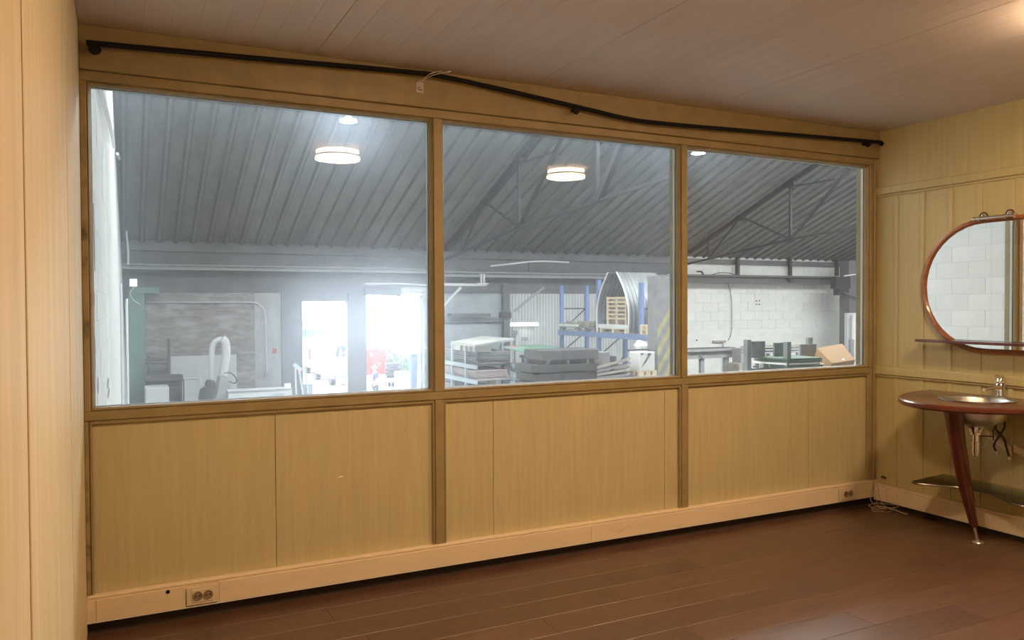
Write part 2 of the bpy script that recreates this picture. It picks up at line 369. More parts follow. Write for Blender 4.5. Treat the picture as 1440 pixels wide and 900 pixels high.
# ---- window wall
wb = struct('wall_back')
MB().box(-0.1, 0.0005, -0.12, W+0.1, 0.09, 0.986).build('lower_studs', M['backing'], wb)
for a, b in ((-0.1, -0.001), (W+0.001, W+0.1)): MB().box(a, 0.0005, 0.987, b, 0.09, 2.436).build('end_stud', M['backing'], wb)
MB().box(-0.1, -0.020, 2.436, W+0.1, 0.09, ZC+0.1).build('lintel', M['cream_frame'], wb)
MB().box(0.0, -0.055, 2.481, W, -0.0201, ZC).build('header_board', M['cream_frame'], wb, bevel=0.004)
MB().box(0.0, -0.035, 2.4365, W, -0.0201, 2.4805).build('top_rail', M['cream_frame'], wb, bevel=0.003)
MB().box(0.0, -0.035, 0.947, W, 0.09, 0.9875).build('sill_rail', M['cream_frame'], wb, bevel=0.003)
stiles = [(0.0, 0.026), (1.637, 1.687), (3.273, 3.316), (4.957, W)]
for i, (a, b) in enumerate(stiles):
    MB().box(a, -0.035, 0.988, b, 0.09, 2.436).build('stile', M['stained'] if i == 0 else M['cream_frame'], wb, bevel=0.003)
    MB().box(a, -0.0345, 0.1765, b if i else 0.017, 0.0, 0.9465).build('stile', M['stained'] if i == 0 else M['cream_frame'], wb, bevel=0.003)
MB().box(4.985, -0.047, 0.17, 4.997, -0.0351, 2.48).build('stile_moulding', M['cream_frame'], wb, bevel=0.004)
bays = [(0.0175, 1.6365, [0.816]), (1.6875, 3.2725, [1.987, 3.159]), (3.3165, 4.9565, [4.381])]
for a, b, seams in bays:
    xs = [a]+seams+[b]
    for i in range(len(xs)-1):
        MB().box(xs[i]+0.0012, -0.008, 0.05, xs[i+1]-0.0012, 0.0, 0.9465).build('lower_panel', M['cream'], wb, bevel=0.001)
    for (p, q) in (((a, -0.02, 0.9385), (b, -0.02, 0.9385)), ((a+0.0065, -0.02, 0.17), (a+0.0065, -0.02, 0.932)), ((b-0.0065, -0.02, 0.17), (b-0.0065, -0.02, 0.932))):
        MB().bar(p, q, 0.022, 0.012, up=(0, -1, 0) if p[0] != q[0] else (1, 0, 0)).build('panel_moulding', M['cream_frame'], wb, bevel=0.004)
MB().prism([(1.115, -0.0082, 0.580), (1.135, -0.0082, 0.590), (1.152, -0.0082, 0.586), (1.140, -0.0082, 0.580)], (0, -0.0006, 0)).build('paint_chip', M['trunk_white'], wb, label='small pale chip in the paint')
# windows: bead and pane
for i, (a, b) in enumerate(((0.026, 1.637), (1.687, 3.273), (3.316, 4.957))):
    wn = struct('window_%d' % (i+1)); z0, z1 = 0.988, 2.436
    prof = [(0.0, -0.022), (0.006, -0.026), (0.0135, -0.014), (0.016, -0.003), (0.016, 0.009), (0.0, 0.009)]
    mb = MB(); rings = []
    for (cx, cz, sx, sz) in ((a, z0, 1, 1), (b, z0, -1, 1), (b, z1, -1, -1), (a, z1, 1, -1)):
        rings.append([Vector((cx+sx*u, yy, cz+sz*u)) for u, yy in prof])
    mb.loft(rings, closed=True).build('bead', M['cream_frame'], wn, smooth=False)
    g = MB().box(a+0.001, 0.010, z0+0.001, b-0.001, 0.014, z1-0.001)
    o = g.build('pane', [M['pane_clear'], M['pane_%d' % (i+1)], M['pane_back_%d' % (i+1)]], wn)
    for p in o.data.polygons: p.material_index = 1 if p.normal.y < -0.9 else 2 if p.normal.y > 0.9 else 0
    mb = MB()      # outer bead on the warehouse side
    for q in ((a, z0, b, z0+0.018), (a, z1-0.018, b, z1), (a, z0+0.018, a+0.018, z1-0.018), (b-0.018, z0+0.018, b, z1-0.018)):
        mb.box(q[0], 0.016, q[1], q[2], 0.035, q[3])
    mb.build('outer_bead', M['white_metal'], wn)
# skirting trunking
bb = struct('baseboard_back')
MB().box(0.0, -0.012, 0.0, W, -0.0085, 0.06).build('plinth', M['plinth'], bb)
MB().box(0.0, -0.047, 0.062, W, -0.0085, 0.160).build('trunking_body', M['trunk'], bb)
MB().box(0.0, -0.047, 0.1605, W, -0.0085, 0.176).build('top_lip', M['trunk'], bb, bevel=0.004)
MB().box(0.0, -0.0525, 0.0575, W, -0.046, 0.0635).build('bottom_lip', M['trunk_white'], bb)
for a, b in ((0.0, 0.034), (0.036, 0.402), (0.546, 2.594), (2.598, 4.626), (4.791, W-0.054)):
    MB().box(a, -0.052, 0.064, b, -0.0471, 0.159).build('trunking_cover', M['trunk'], bb, bevel=0.0015)
br = struct('baseboard_right')
MB().box(W-0.012, YB, 0.0, W-0.0005, -0.053, 0.045).build('plinth', M['plinth'], br)
MB().box(W-0.047, YB, 0.046, W-0.0005, -0.053, 0.140).build('trunking_body', M['trunk'], br)
MB().box(W-0.047, YB, 0.1405, W-0.0005, -0.053, 0.155).build('top_lip', M['trunk'], br, bevel=0.004)
MB().box(W-0.0525, YB, 0.042, W-0.046, -0.054, 0.048).build('bottom_lip', M['trunk_white'], br)
for a, b in ((-0.16, -0.056), (-2.2, -0.162), (-4.2, -2.202)):
    MB().box(W-0.052, a, 0.049, W-0.0471, b, 0.139).build('trunking_cover', M['trunk'], br, bevel=0.0015)

# ---- double sockets set in the trunking
def socket(x0, x1, z0, z1, label):
    t = thing('double_socket', label, 'socket', ((x0+x1)/2, -0.052, z0), 'double sockets in the skirting trunking')
    MB().box(x0, -0.060, z0, x1, -0.0525, z1).build('plate', M['socket'], t, bevel=0.003, seg=2)
    cx, cz = (x0+x1)/2, (z0+z1)/2
    MB().box(cx-0.047, -0.0635, cz-0.030, cx+0.047, -0.0601, cz+0.030).build('insert', M['socket'], t, bevel=0.002)
    for s in (-1, 1):
        c = (cx+s*0.0225, -0.0636, cz)
        o = MB().lathe([(0.0215, 0.0), (0.0215, 0.004), (0.0185, 0.005), (0.0175, 0.0008), (0.0, 0.0008)], c, 20, (0, -1, 0)).build('well', M['socket_well'], t, smooth=True)
        h = MB()
        for q in (-1, 1): h.lathe([(0.0032, 0.0), (0.0032, 0.0012), (0.0, 0.0012)], (c[0]+q*0.0085, c[1]-0.0006, c[2]-0.001), 8, (0, -1, 0))
        h.build('pin_hole', M['black'], o)
        MB().lathe([(0.003, 0.0), (0.003, 0.006), (0.0, 0.007)], (c[0], c[1]-0.0006, c[2]+0.009), 8, (0, -1, 0)).build('earth_pin', M['chrome'], o, smooth=True)
socket(0.404, 0.545, 0.068, 0.154, 'white double socket in the skirting below the left window')
socket(4.628, 4.789, 0.068, 0.156, 'white double socket in the skirting next to the far right corner')
MB().lathe([(0.009, 0), (0.009, 0.001), (0, 0.001)], (0.326, -0.0521, 0.147), 12, (0, -1, 0)).build('cable_hole_grommet', M['black'], None, label='small dark cable hole in the skirting left of the socket', cat='hole')
MB().prism([(3.355, -0.0523, 0.150), (3.375, -0.0523, 0.163), (3.442, -0.0523, 0.160), (3.452, -0.0523, 0.150), (3.40, -0.0523, 0.147)], (0, -0.0006, 0)).build('tape_scrap', M['trunk_white'], None, label='torn scrap of white tape stuck on the skirting below the right mullion', cat='tape')

# ---- ceiling lamps (seen as reflections in the panes)
def ceiling_lamp(x, y, label):
    t = thing('ceiling_lamp', label, 'lamp', (x, y, ZC), 'round ceiling lamps')
    MB().lathe([(0.0, 0.0), (0.15, 0.0), (0.15, -0.018), (0.0, -0.018)], (x, y, ZC), 32).build('base', M['white_metal'], t, smooth=True)
    MB().lathe([(0.162, -0.018), (0.165, -0.022), (0.165, -0.058), (0.170, -0.066), (0.172, -0.086)], (x, y, ZC), 32).build('diffuser_side', M['lamp_side'], t, smooth=True)
    MB().lathe([(0.172, -0.0862), (0.150, -0.090), (0.09, -0.093), (0.0, -0.094)], (x, y, ZC), 32).build('diffuser', M['lamp'], t, smooth=True)
    MB().lathe([(0.166, -0.058), (0.187, -0.058), (0.187, -0.066), (0.171, -0.066)], (x, y, ZC), 32).build('ring', M['white_metal'], t, smooth=True)
ceiling_lamp(1.68, -2.165, 'round white ceiling lamp mirrored in the left window pane')
ceiling_lamp(3.75, -2.18, 'round white ceiling lamp mirrored in the middle window pane')

# ---- curtain rod, bracket
cr = thing('curtain_rod', 'long black curtain rod with a bend, running above the windows', 'curtain rod', (2.5, -0.1, 2.55))
rp = smoothpath([(x, -0.1, z) for x, z in ((0.032, 2.580), (0.70, 2.606), (1.45, 2.637), (1.72, 2.634), (2.46, 2.570), (2.80, 2.538), (3.05, 2.533), (3.736, 2.551), (4.879, 2.584), (4.935, 2.585))], 6)
MB().tube(rp, 0.0125, 10).build('rod', M['black'], cr, smooth=True)
for x, z in ((0.064, 2.560), (2.471, 2.553), (4.846, 2.568)):
    MB().lathe([(0.0, -0.012), (0.019, -0.011), (0.025, 0.0), (0.019, 0.011), (0.0, 0.012)], (x, -0.1, z-0.003), 14, (0, 1, 0)).tube([(x, -0.092, z), (x, -0.0555, z)], 0.008, 8).build('bracket', M['black'], cr, smooth=True)
MB().lathe([(0.0, -0.004), (0.017, -0.003), (0.017, 0.004), (0.0, 0.006)], (4.985, -0.1, 2.578), 12, (1, 0, 0)).tube([(4.936, -0.1, 2.585), (4.982, -0.1, 2.579)], 0.0045, 8).build('end_stop', M['black'], cr, smooth=True)
hk = thing('wall_hook', 'small metal angle bracket with a wire screwed to the header above the first mullion', 'bracket', (1.555, -0.055, 2.55))
MB().box(1.535, -0.0575, 2.552, 1.575, -0.0552, 2.612).box(1.535, -0.085, 2.606, 1.575, -0.0575, 2.610).build('plate', M['brass'], hk, bevel=0.0006)
MB().lathe([(0.0, 0.006), (0.006, 0.005), (0.009, 0.0), (0.006, -0.001)], (1.557, -0.058, 2.573), 12, (0, -1, 0)).tube([(1.545, -0.064, 2.580), (1.548, -0.068, 2.568), (1.560, -0.066, 2.564), (1.568, -0.061, 2.568)], 0.003, 6).build('screw', M['brass'], hk, smooth=True)
MB().tube(smoothpath([(1.565, -0.083, 2.612), (1.60, -0.115, 2.632), (1.66, -0.118, 2.652), (1.70, -0.118, 2.664), (1.715, -0.10, 2.66)]), 0.0022, 6).tube(smoothpath([(1.560, -0.080, 2.611), (1.59, -0.118, 2.638), (1.65, -0.122, 2.660)]), 0.0022, 6).build('wire', M['brass'], hk, smooth=True)

# ---- mirror
YM = -0.955
mr_ = thing('wall_mirror', 'wide rounded mirror in a cherry wood frame on the right wall', 'mirror', (W, YM, 1.55))
def stadium(R, half, n=20):
    pts = []
    for k in range(n+1): t = PI/2 + PI*k/n; pts.append((-half+R*math.cos(t), R*math.sin(t)))
    for k in range(n+1): t = -PI/2 + PI*k/n; pts.append((half+R*math.cos(t), R*math.sin(t)))
    return pts
ZM = 1.555; HALF = 0.13
outer, inner = stadium(0.424, HALF), stadium(0.394, HALF)
rings = []
for (oy, oz), (iy, iz) in zip(outer, inner):
    P_ = lambda x, f: Vector((x, YM-(oy*(1-f)+iy*f), ZM+oz*(1-f)+iz*f))
    rings.append([P_(W-0.0036, 0), P_(W-0.026, 0), P_(W-0.032, 0.25), P_(W-0.032, 0.75), P_(W-0.024, 1), P_(W-0.0036, 1)])
MB().loft(rings, closed=True).build('frame', M['cherry'], mr_, smooth=True)
MB().prism([(W-0.016, YM-a, ZM+b) for a, b in stadium(0.396, HALF)], (0.006, 0, 0)).build('mirror_glass', M['mirror'], mr_)
sh = [(W-0.034, YM+0.50), (W-0.075, YM+0.545), (W-0.10, YM+0.548), (W-0.118, YM+0.53), (W-0.14, YM+0.35), (W-0.15, YM), (W-0.14, YM-0.35), (W-0.118, YM-0.53), (W-0.10, YM-0.548), (W-0.034, YM-0.50)]
MB().prism([(a, b, 1.190) for a, b in sh], (0, 0, 0.017)).build('shelf', M['mahogany'], mr_, bevel=0.004, seg=2)
lm = MB().tube([(W-0.075, -0.80, 1.974), (W-0.075, -1.045, 1.974)], 0.011, 10)
for y in (-0.80, -0.835, -0.995, -1.045): lm.lathe([(0, -0.007), (0.015, -0.006), (0.015, 0.006), (0, 0.007)], (W-0.075, y, 1.974), 12, (0, 1, 0))
mirror_lamp = lm.build('lamp_bar', M['chrome'], mr_, smooth=True)
for y in (-0.857, -1.019):
    MB().tube([(W-0.070+0.0, y+0.024*math.cos(t), 1.985+0.024*math.sin(t)) for t in [2*PI*k/20 for k in range(20)]], 0.0045, 6, closed=True).build('ring', M['hose'], mirror_lamp, smooth=True)
    MB().lathe([(0.0, 0.075), (0.012, 0.07), (0.016, 0.045), (0.010, 0.0)], (W-0.005, y, 1.985), 12, (-1, 0, 0)).build('lamp_arm', M['chrome'], mirror_lamp, smooth=True)

# ---- washstand
YT = -0.968; ZT = 0.87
ws = thing('washstand', 'half oval mahogany washstand table on one tapered leg below the mirror', 'table', (4.78, YT, 0))
pts = [(W-0.0225, YT+0.475)]
for k in range(37):
    t = PI/2 - PI*k/36; pts.append((W-0.03-0.715*math.cos(t), YT+0.492*math.sin(t)))
pts.append((W-0.0225, YT-0.475))
for k in range(1, 16): pts.append((W-0.0225, YT-0.475+0.95*k/16))
# tabletop with the round basin cut out
BC = Vector((4.735, YT, ZT)); RB = 0.196
nb = len(pts); mb = MB()
ang = [math.atan2(b-BC.y, a-BC.x) for a, b in pts]
def ring_in(z): return [(BC.x+RB*math.cos(t), BC.y+RB*math.sin(t), z) for t in ang]
def ring_out(z, s=0.0):
    out = []
    for a, b in pts:
        d = Vector((BC.x-a, BC.y-b, 0)).normalized()*s; out.append((a+d.x, b+d.y, z))
    return out
mb.loft([ring_in(ZT), ring_out(ZT, 0.008), ring_out(ZT-0.008), ring_out(ZT-0.026), ring_out(ZT-0.036, 0.010), ring_in(ZT-0.036)], closed=True)
mb.build('tabletop', M['mahogany'], ws, smooth=True)
lr = []
for (x, z, hx, hy) in ((4.530, 0.8335, 0.040, 0.050), (4.578, 0.62, 0.039, 0.043), (4.66, 0.34, 0.035, 0.034), (4.738, 0.108, 0.022, 0.020), (4.742, 0.095, 0.012, 0.012)):
    lr.append([Vector((x+hx*math.copysign(abs(math.cos(t))**0.7, math.cos(t)), YT+0.014+hy*math.copysign(abs(math.sin(t))**0.7, math.sin(t)), z)) for t in [2*PI*k/16 for k in range(16)]])
leg = MB().loft(lr).build('leg', M['mahogany'], ws, smooth=True)
MB().tube([(4.742, YT+0.014, 0.098), (4.772, YT+0.014, 0.012)], 0.0095, 10).lathe([(0.0, 0.016), (0.012, 0.014), (0.030, 0.006), (0.033, 0.0), (0.0, 0.0)], (4.778, YT+0.014, 0.0), 18).build('foot', M['steel'], leg, smooth=True, label='brushed steel foot')
gp = [(W-0.056, YT+0.37), (4.60, YT+0.325), (4.57, YT+0.285), (4.62, YT+0.20), (4.70, YT+0.10), (4.735, YT), (4.71, YT-0.12), (4.65, YT-0.22), (4.60, YT-0.30), (4.60, YT-0.36), (4.66, YT-0.40), (W-0.056, YT-0.37)]
gs = [(p.x, p.y) for p in smoothpath([(a, b, 0) for a, b in gp[1:11]], 5)]
poly = [(gp[0][0], gp[0][1])]+gs+[(gp[11][0], gp[11][1])]
gsh = MB().prism([(a, b, 0.322) for a, b in poly], (0, 0, 0.008)).build('glass_shelf', M['shelfglass'], ws, label='wavy clear glass shelf')
MB().tube([(a, b, 0.326) for a, b in gs], 0.0065, 8).build('shelf_rail', M['darksteel'], gsh, smooth=True, label='chrome edge rail')
# basin, drain
bs = thing('wash_basin', 'round stainless steel basin sunk in the mahogany washstand top', 'basin', (BC.x, BC.y, 0.70))
MB().lathe([(0.184, 0.0), (0.208, 0.0005), (0.210, 0.004), (0.196, 0.006), (0.188, 0.002), (0.180, -0.014), (0.168, -0.075), (0.135, -0.120), (0.07, -0.146), (0.024, -0.150), (0.024, -0.156), (0.075, -0.152), (0.139, -0.126), (0.173, -0.078), (0.184, -0.014), (0.184, 0.0)], BC, 40).build('bowl', M['steel'], bs, smooth=True)
dz = 0.72
tr_ = MB().lathe([(0.0, 0.0), (0.052, 0.0), (0.055, -0.008), (0.040, -0.030), (0.040, -0.040), (0.033, -0.045), (0.033, -0.058), (0.022, -0.062), (0.0, -0.062)], (BC.x-0.006, YT, dz), 24).build('drain_cup', M['chrome'], bs, smooth=True)
MB().lathe([(0.019, -0.06), (0.019, -0.105), (0.023, -0.106), (0.023, -0.122), (0.019, -0.123), (0.019, -0.150), (0.022, -0.151), (0.022, -0.165), (0.017, -0.166), (0.017, -0.186), (0.0, -0.186)], (BC.x-0.006, YT, dz), 18).build('tailpiece', M['chrome'], tr_, smooth=True)
MB().tube([(BC.x+0.015, YT-0.01, dz-0.068), (BC.x+0.05, YT-0.07, dz-0.066)], 0.004, 6).tube([(BC.x+0.05, YT-0.07, dz-0.09), (BC.x+0.05, YT-0.07, dz-0.03), (BC.x+0.06, YT-0.08, dz+0.01)], 0.0035, 6).build('pop_up_rod', M['hose'], bs, smooth=True)
MB().tube(smoothpath([(BC.x+0.06, YT-0.05, 0.70), (BC.x+0.05, YT-0.045, 0.63), (BC.x+0.02, YT-0.02, 0.575)]), 0.0018, 5).build('drain_wire', M['brass'], bs, smooth=True)
# faucet
fc = thing('faucet', 'chrome single lever mixer tap behind the steel basin', 'tap', (4.965, YT, ZT))
MB().lathe([(0.0, 0.0), (0.030, 0.0), (0.030, 0.006), (0.025, 0.010), (0.025, 0.070), (0.027, 0.078), (0.022, 0.088), (0.0, 0.090)], (4.965, YT, ZT+0.0005), 24).build('body', M['chrome'], fc, smooth=True)
MB().tube([(4.955, YT, 0.93), (4.90, YT, 0.934), (4.835, YT, 0.930), (4.80, YT, 0.926)], [0.020, 0.015, 0.013, 0.012], 12).tube([(4.808, YT, 0.934), (4.806, YT, 0.914)], 0.013, 12).build('spout', M['chrome'], fc, smooth=True)
lv = MB().lathe([(0.026, 0.0), (0.027, 0.012), (0.020, 0.026), (0.0, 0.032)], (4.965, YT, 0.958), 20)
lv.loft([[Vector((4.968+dx, YT+dy, z)) for dx, dy in ((-w, -h), (w, -h), (w, h), (-w, h))] for w, h, z in ((0.012, 0.020, 0.975), (0.011, 0.018, 0.992), (0.012, 0.012, 1.006))])
lv.loft([[Vector((x, YT+dy, z+dz2)) for dy, dz2 in ((-h, -0.005), (h, -0.005), (h, 0.005), (-h, 0.005))] for x, z, h in ((4.985, 0.985, 0.014), (4.94, 1.004, 0.014), (4.915, 0.998, 0.010))])
lv.build('lever', M['chrome'], fc, smooth=True)
for i, pth in enumerate(([(4.965, -0.958, 0.833), (4.968, -0.950, 0.74), (4.968, -0.938, 0.673), (4.97, -0.985, 0.620), (4.97, -1.005, 0.56), (4.97, -1.02, 0.505)], [(4.965, -0.978, 0.833), (4.970, -0.990, 0.74), (4.972, -0.985, 0.68), (4.975, -0.945, 0.615), (4.97, -0.925, 0.565), (4.97, -0.945, 0.525)])):
    h = MB().tube(smoothpath(pth), 0.0065, 8).build('supply_hose', M['hose'], fc, smooth=True)
    e = Vector(pth[-1])
    MB().lathe([(0.0, 0.012), (0.011, 0.010), (0.012, -0.008), (0.0, -0.012)], e, 10).build('hose_nut', M['brass'], h, smooth=True)
for y0, y1, z0, z1, lb in ((-1.012, -0.853, 0.512, 0.660, 'white plastic duct piece on the right wall behind the basin drain'), (-1.20, -1.026, 0.470, 0.585, 'white plastic duct piece on the right wall below the hoses')):
    t = thing('wall_duct', lb, 'duct', (W, (y0+y1)/2, z0))
    MB().prism([(W-0.030, y1, z1), (W-0.030, y1, z1-0.045), (W-0.030, y0, z0), (W-0.030, y0, z0+0.055)], (0.0265, 0, 0)).build('duct_cover', M['socket'], t, bevel=0.003)
# cable tangle and clip in the corner
ct = thing('cable_coil', 'tangle of thin pale cable lying on the floor in the far right corner', 'cable', (4.93, -0.16, 0.0))
rnd = random.Random(3); loops = MB()
for k in range(5):
    c = (4.93+rnd.uniform(-0.05, 0.03), -0.165+rnd.uniform(-0.03, 0.03)); ra, rb_ = rnd.uniform(0.03, 0.06), rnd.uniform(0.05, 0.10); ph = rnd.uniform(0, 3)
    loops.tube([(c[0]+ra*math.cos(t)*math.cos(ph)-rb_*math.sin(t)*math.sin(ph), c[1]+ra*math.cos(t)*math.sin(ph)+rb_*math.sin(t)*math.cos(ph), 0.004+0.007*k+0.004*math.sin(3*t)) for t in [2*PI*i/24 for i in range(24)]], 0.0026, 6, closed=True)
loops.tube(smoothpath([(4.90, -0.20, 0.02), (4.95, -0.25, 0.012), (4.945, -0.31, 0.006), (4.965, -0.335, 0.004)]), 0.0045, 6)
loops.build('coil', M['cable'], ct, smooth=True)
MB().tube(smoothpath([(4.93, -0.13, 0.03), (4.955, -0.09, 0.06), (4.968, -0.068, 0.12), (4.970, -0.062, 0.168), (4.985, -0.045, 0.178)]), 0.0026, 6).tube(smoothpath([(4.90, -0.12, 0.03), (4.92, -0.075, 0.05), (4.945, -0.066, 0.12), (4.968, -0.060, 0.165)]), 0.0026, 6).tube(smoothpath([(4.95, -0.15, 0.03), (4.968, -0.11, 0.07), (4.972, -0.095, 0.13), (4.972, -0.08, 0.165)]), 0.0024, 6).build('cable_tail', M['cable'], ct, smooth=True)
MB().box(W-0.012, -0.118, 0.198, W-0.0005, -0.082, 0.206).tube(smoothpath([(W-0.012, -0.085, 0.206), (W-0.016, -0.10, 0.214), (W-0.012, -0.115, 0.206)]), 0.003, 6).build('cable_clip', M['hose'], None, label='small dark cable clip on the right wall near the corner', cat='clip')

# ================================================================== THE WAREHOUSE SHELL
fw = struct('floor_warehouse')
MB().box(-0.6, 0.09, FZ-0.15, XE+0.3, YF, FZ).build('slab', M['concrete'], fw)
# outer face of the room (below the windows, beside and above it)
wo = struct('wall_partition')
MB().box(-0.6, 0.02, FZ, W+0.1, 0.09, -0.001).build('base', M['plaster'], wo)
MB().box(W+0.101, -0.1, FZ, XE+0.3, 0.09, roof_z(0.1)).build('side', M['cladding'], wo)
MB().box(-0.6, 0.0, ZC+0.101, W+0.1, 0.09, roof_z(0.1)).build('top', M['cladding'], wo)
# left wall: whitewashed blocks, slightly skewed
def xw(y, z): return -0.02 + (y/YF)*(0.265-0.029*z)
def onleft(px, py, off=0.03):
    d = _ray(px, py); t = 4.0
    while t < 40:
        p = CAM+d*t
        if p.y > 0.3 and p.x < xw(p.y, p.z)+off: return p
        t += 0.02
    return at(px, py, YF-0.6)
wlw = struct('wall_warehouse_left')
g = MB(); n1, n2 = 12, 8
vs = []; fs = []
for i in range(n1+1):
    for j in range(n2+1):
        y = 0.1+(YF-0.12)*i/n1; z = FZ+(9.6-FZ)*j/n2; z = min(z, roof_z(y)); vs.append((xw(y, z)-0.003, y, z))
nv = len(vs); vs += [(x-0.35, y, z) for x, y, z in vs]
for i in range(n1):
    for j in range(n2):
        a = i*(n2+1)+j; fs.append((a, a+1, a+n2+2, a+n2+1)); fs.append((nv+a, nv+a+n2+1, nv+a+n2+2, nv+a+1))
MB().add(vs, fs).build('masonry', M['whitewash_far'], wlw)
bw = [MB().box(-0.03, 0.0006, 0.0006, 0.0, 0.4494, 0.2094).mesh('block', m_, bevel=0.0018) for m_ in (M['whitewash'], M['whitewash_worn'])]
skew = math.atan(0.2/YF)
for r_ in range(13):
    for c in range(11):
        y = 0.12+c*0.45+(0.225 if r_ % 2 else 0); z = 0.30+r_*0.21
        inst(bw[0], 'block', wlw, (xw(y, z)+random.uniform(-0.001, 0.002), y, z), rz=-skew)
for px, py, h, w in ((133, 346, 0.16, 0.10), (133.5, 372, 0.06, 0.05), (133, 421, 0.05, 0.07), (133.5, 492, 0.10, 0.09), (134, 508, 0.06, 0.05), (138, 541, 0.06, 0.12), (152, 538, 0.05, 0.3), (153, 552, 0.05, 0.35), (131.5, 300, 0.10, 0.05)):
    c = onleft(px, py, 0.004); rr_ = random.Random(int(px*7+py)); k_ = 9
    poly = []
    for i in range(k_):
        a = 2*PI*i/k_; s_ = rr_.uniform(0.6, 1.15); y_, z_ = c.y+w*s_*math.cos(a), c.z+h*s_*math.sin(a); poly.append((xw(y_, z_)+0.003, y_, z_))
    MB().prism(poly, (0.0015, 0, 0)).build('flaked_patch', M['darkmachine'], wlw, label='dark patch where the whitewash flaked off')
# far wall
wfar = struct('wall_warehouse_far')
def wpiece(px0, px1, pyt, pyb, m_, name, Y=YF, d=0.3, zb=None, zt=None):
    x0 = at(px0, 430, Y).x; x1 = at(px1, 430, Y).x; mx_ = (px0+px1)/2
    z1 = at(mx_, pyt, Y).z if zt is None else zt; z0 = at(mx_, pyb, Y).z if zb is None else zb
    return MB().box(x0, Y, z0, x1, Y+d, z1).build(name, m_, wfar)
ZB = at(300, 412, YF).z
wpiece(150, 358, 0, 0, M['brickgrey'], 'brickwork', zb=FZ, zt=ZB)
wpiece(358, 396, 0, 0, M['plaster'], 'plaster', zb=FZ, zt=ZB)
wpiece(396, 425, 0, 0, M['darkwall'], 'gate_pier', zb=FZ, zt=ZB, Y=YF-0.1, d=0.4)
wpiece(490, 515, 0, 0, M['darkwall'], 'gate_pier', zb=FZ, zt=ZB, Y=YF-0.1, d=0.4)
wpiece(597, 626, 0, 0, M['plaster'], 'gate_pier', zb=FZ, zt=ZB)
wpiece(425, 490, 0, 424, M['darkwall'], 'gate_lintel', zt=ZB)
wpiece(626, 718, 0, 0, M['bluegrey'], 'painted_wall', zb=FZ, zt=ZB)
x0, x1 = at(150, 430, YF).x, XE+0.3
MB().box(x0, YF, ZB, at(626, 430, YF).x, YF+0.3, EAVE+0.05).build('upper_band', M['darkwall'], wfar)
MB().box(at(626, 430, YF).x, YF, ZB, at(955, 430, YF).x, YF+0.3, EAVE+0.05).build('upper_band', M['darkwall'], wfar)
def corr(x0, x1, pitch, dep, flat=0.5):
    out = []; x = x0
    while x < x1-1e-6:
        out += [(x, 0), (x+pitch*flat, 0), (x+pitch*(flat+0.12), dep), (x+pitch*0.88, dep)]; x += pitch
    out.append((x, 0)); return out
xa, xb = at(718, 430, YF).x, at(955, 430, YF).x
pr = corr(xa, xb, 0.125, 0.03); mb = MB()
mb.loft([[Vector((x, YF-d, z)) for x, d in pr] + [Vector((pr[-1][0], YF+0.12, z)), Vector((pr[0][0], YF+0.12, z))] for z in (FZ, ZB)])
mb.build('corrugated_cladding', M['cladding'], wfar)
# white block wall at the right end
xa, xb = at(955, 430, YF).x, XE+0.3
MB().box(xa, YF+0.006, FZ, xb, YF+0.4, EAVE+0.02).build('masonry', M['mortar'], wfar)
bh = 0.375; bwid = 0.80
bk = MB().box(0.002, -0.03, 0.002, bwid-0.002, 0.006, bh-0.002).mesh('block', M['whitewash'], bevel=0.006)
for r_ in range(8):
    z = EAVE+0.01-bh*(r_+1)-0.02; x = xa-(0.4 if r_ % 2 else 0)
    while x < xb:
        a, b = max(x, xa), min(x+bwid, xb)
        if b-a > 0.1: inst(bk, 'block', wfar, (a, YF+random.uniform(-0.003, 0.003), z), scale=((b-a)/bwid, 1, 1))
        x += bwid
z = EAVE+0.01-bh*8-0.02
MB().box(xa, YF-0.02, FZ, xb, YF+0.0055, z).build('base_course', M['whitewash'], wfar)
# right end wall
wrr = struct('wall_warehouse_right')
MB().box(XE+0.301, -0.1, FZ, XE+0.5, YF+0.4, 8.0).build('cladding', M['cladding'], wrr)
# roof: corrugated sheets, rooflights at the ridge, lower slope above the room
rf = struct('roof')
pitch = 0.4625
def sheet(y0, y1, name, m_, dep=0.08):
    pr = corr(0, 4*pitch, pitch, dep, 0.62)
    rings = [[Vector((x, y, roof_z(y)+dz_)) for dz_ in (0.0,) for x, d in pr] for y in (y0, y1)]
    rings = []
    for y in (y0, y1):
        rings.append([Vector((x, y, roof_z(y)-d)) for x, d in pr]+[Vector((x, y, roof_z(y)-d+0.012)) for x, d in reversed(pr)])
    me = MB().loft(rings).mesh(name, m_); me.materials.append(M['rib_shade'])
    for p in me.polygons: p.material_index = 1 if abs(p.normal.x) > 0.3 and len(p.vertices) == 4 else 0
    return me
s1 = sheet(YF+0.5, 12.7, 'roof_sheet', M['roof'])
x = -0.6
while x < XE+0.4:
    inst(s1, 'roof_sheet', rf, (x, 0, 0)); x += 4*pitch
def slab(y0, y1, m_, name, t=0.03):
    MB().add([(-0.6, y0, roof_z(y0)), (XE+0.5, y0, roof_z(y0)), (XE+0.5, y1, roof_z(y1)), (-0.6, y1, roof_z(y1)),
              (-0.6, y0, roof_z(y0)+t), (XE+0.5, y0, roof_z(y0)+t), (XE+0.5, y1, roof_z(y1)+t), (-0.6, y1, roof_z(y1)+t)],
             [(0,1,2,3),(4,5,6,7),(0,1,5,4),(1,2,6,5),(2,3,7,6),(3,0,4,7)]).build(name, m_, rf)
slab(7.3, -0.4, M['roof'], 'lower_slope')
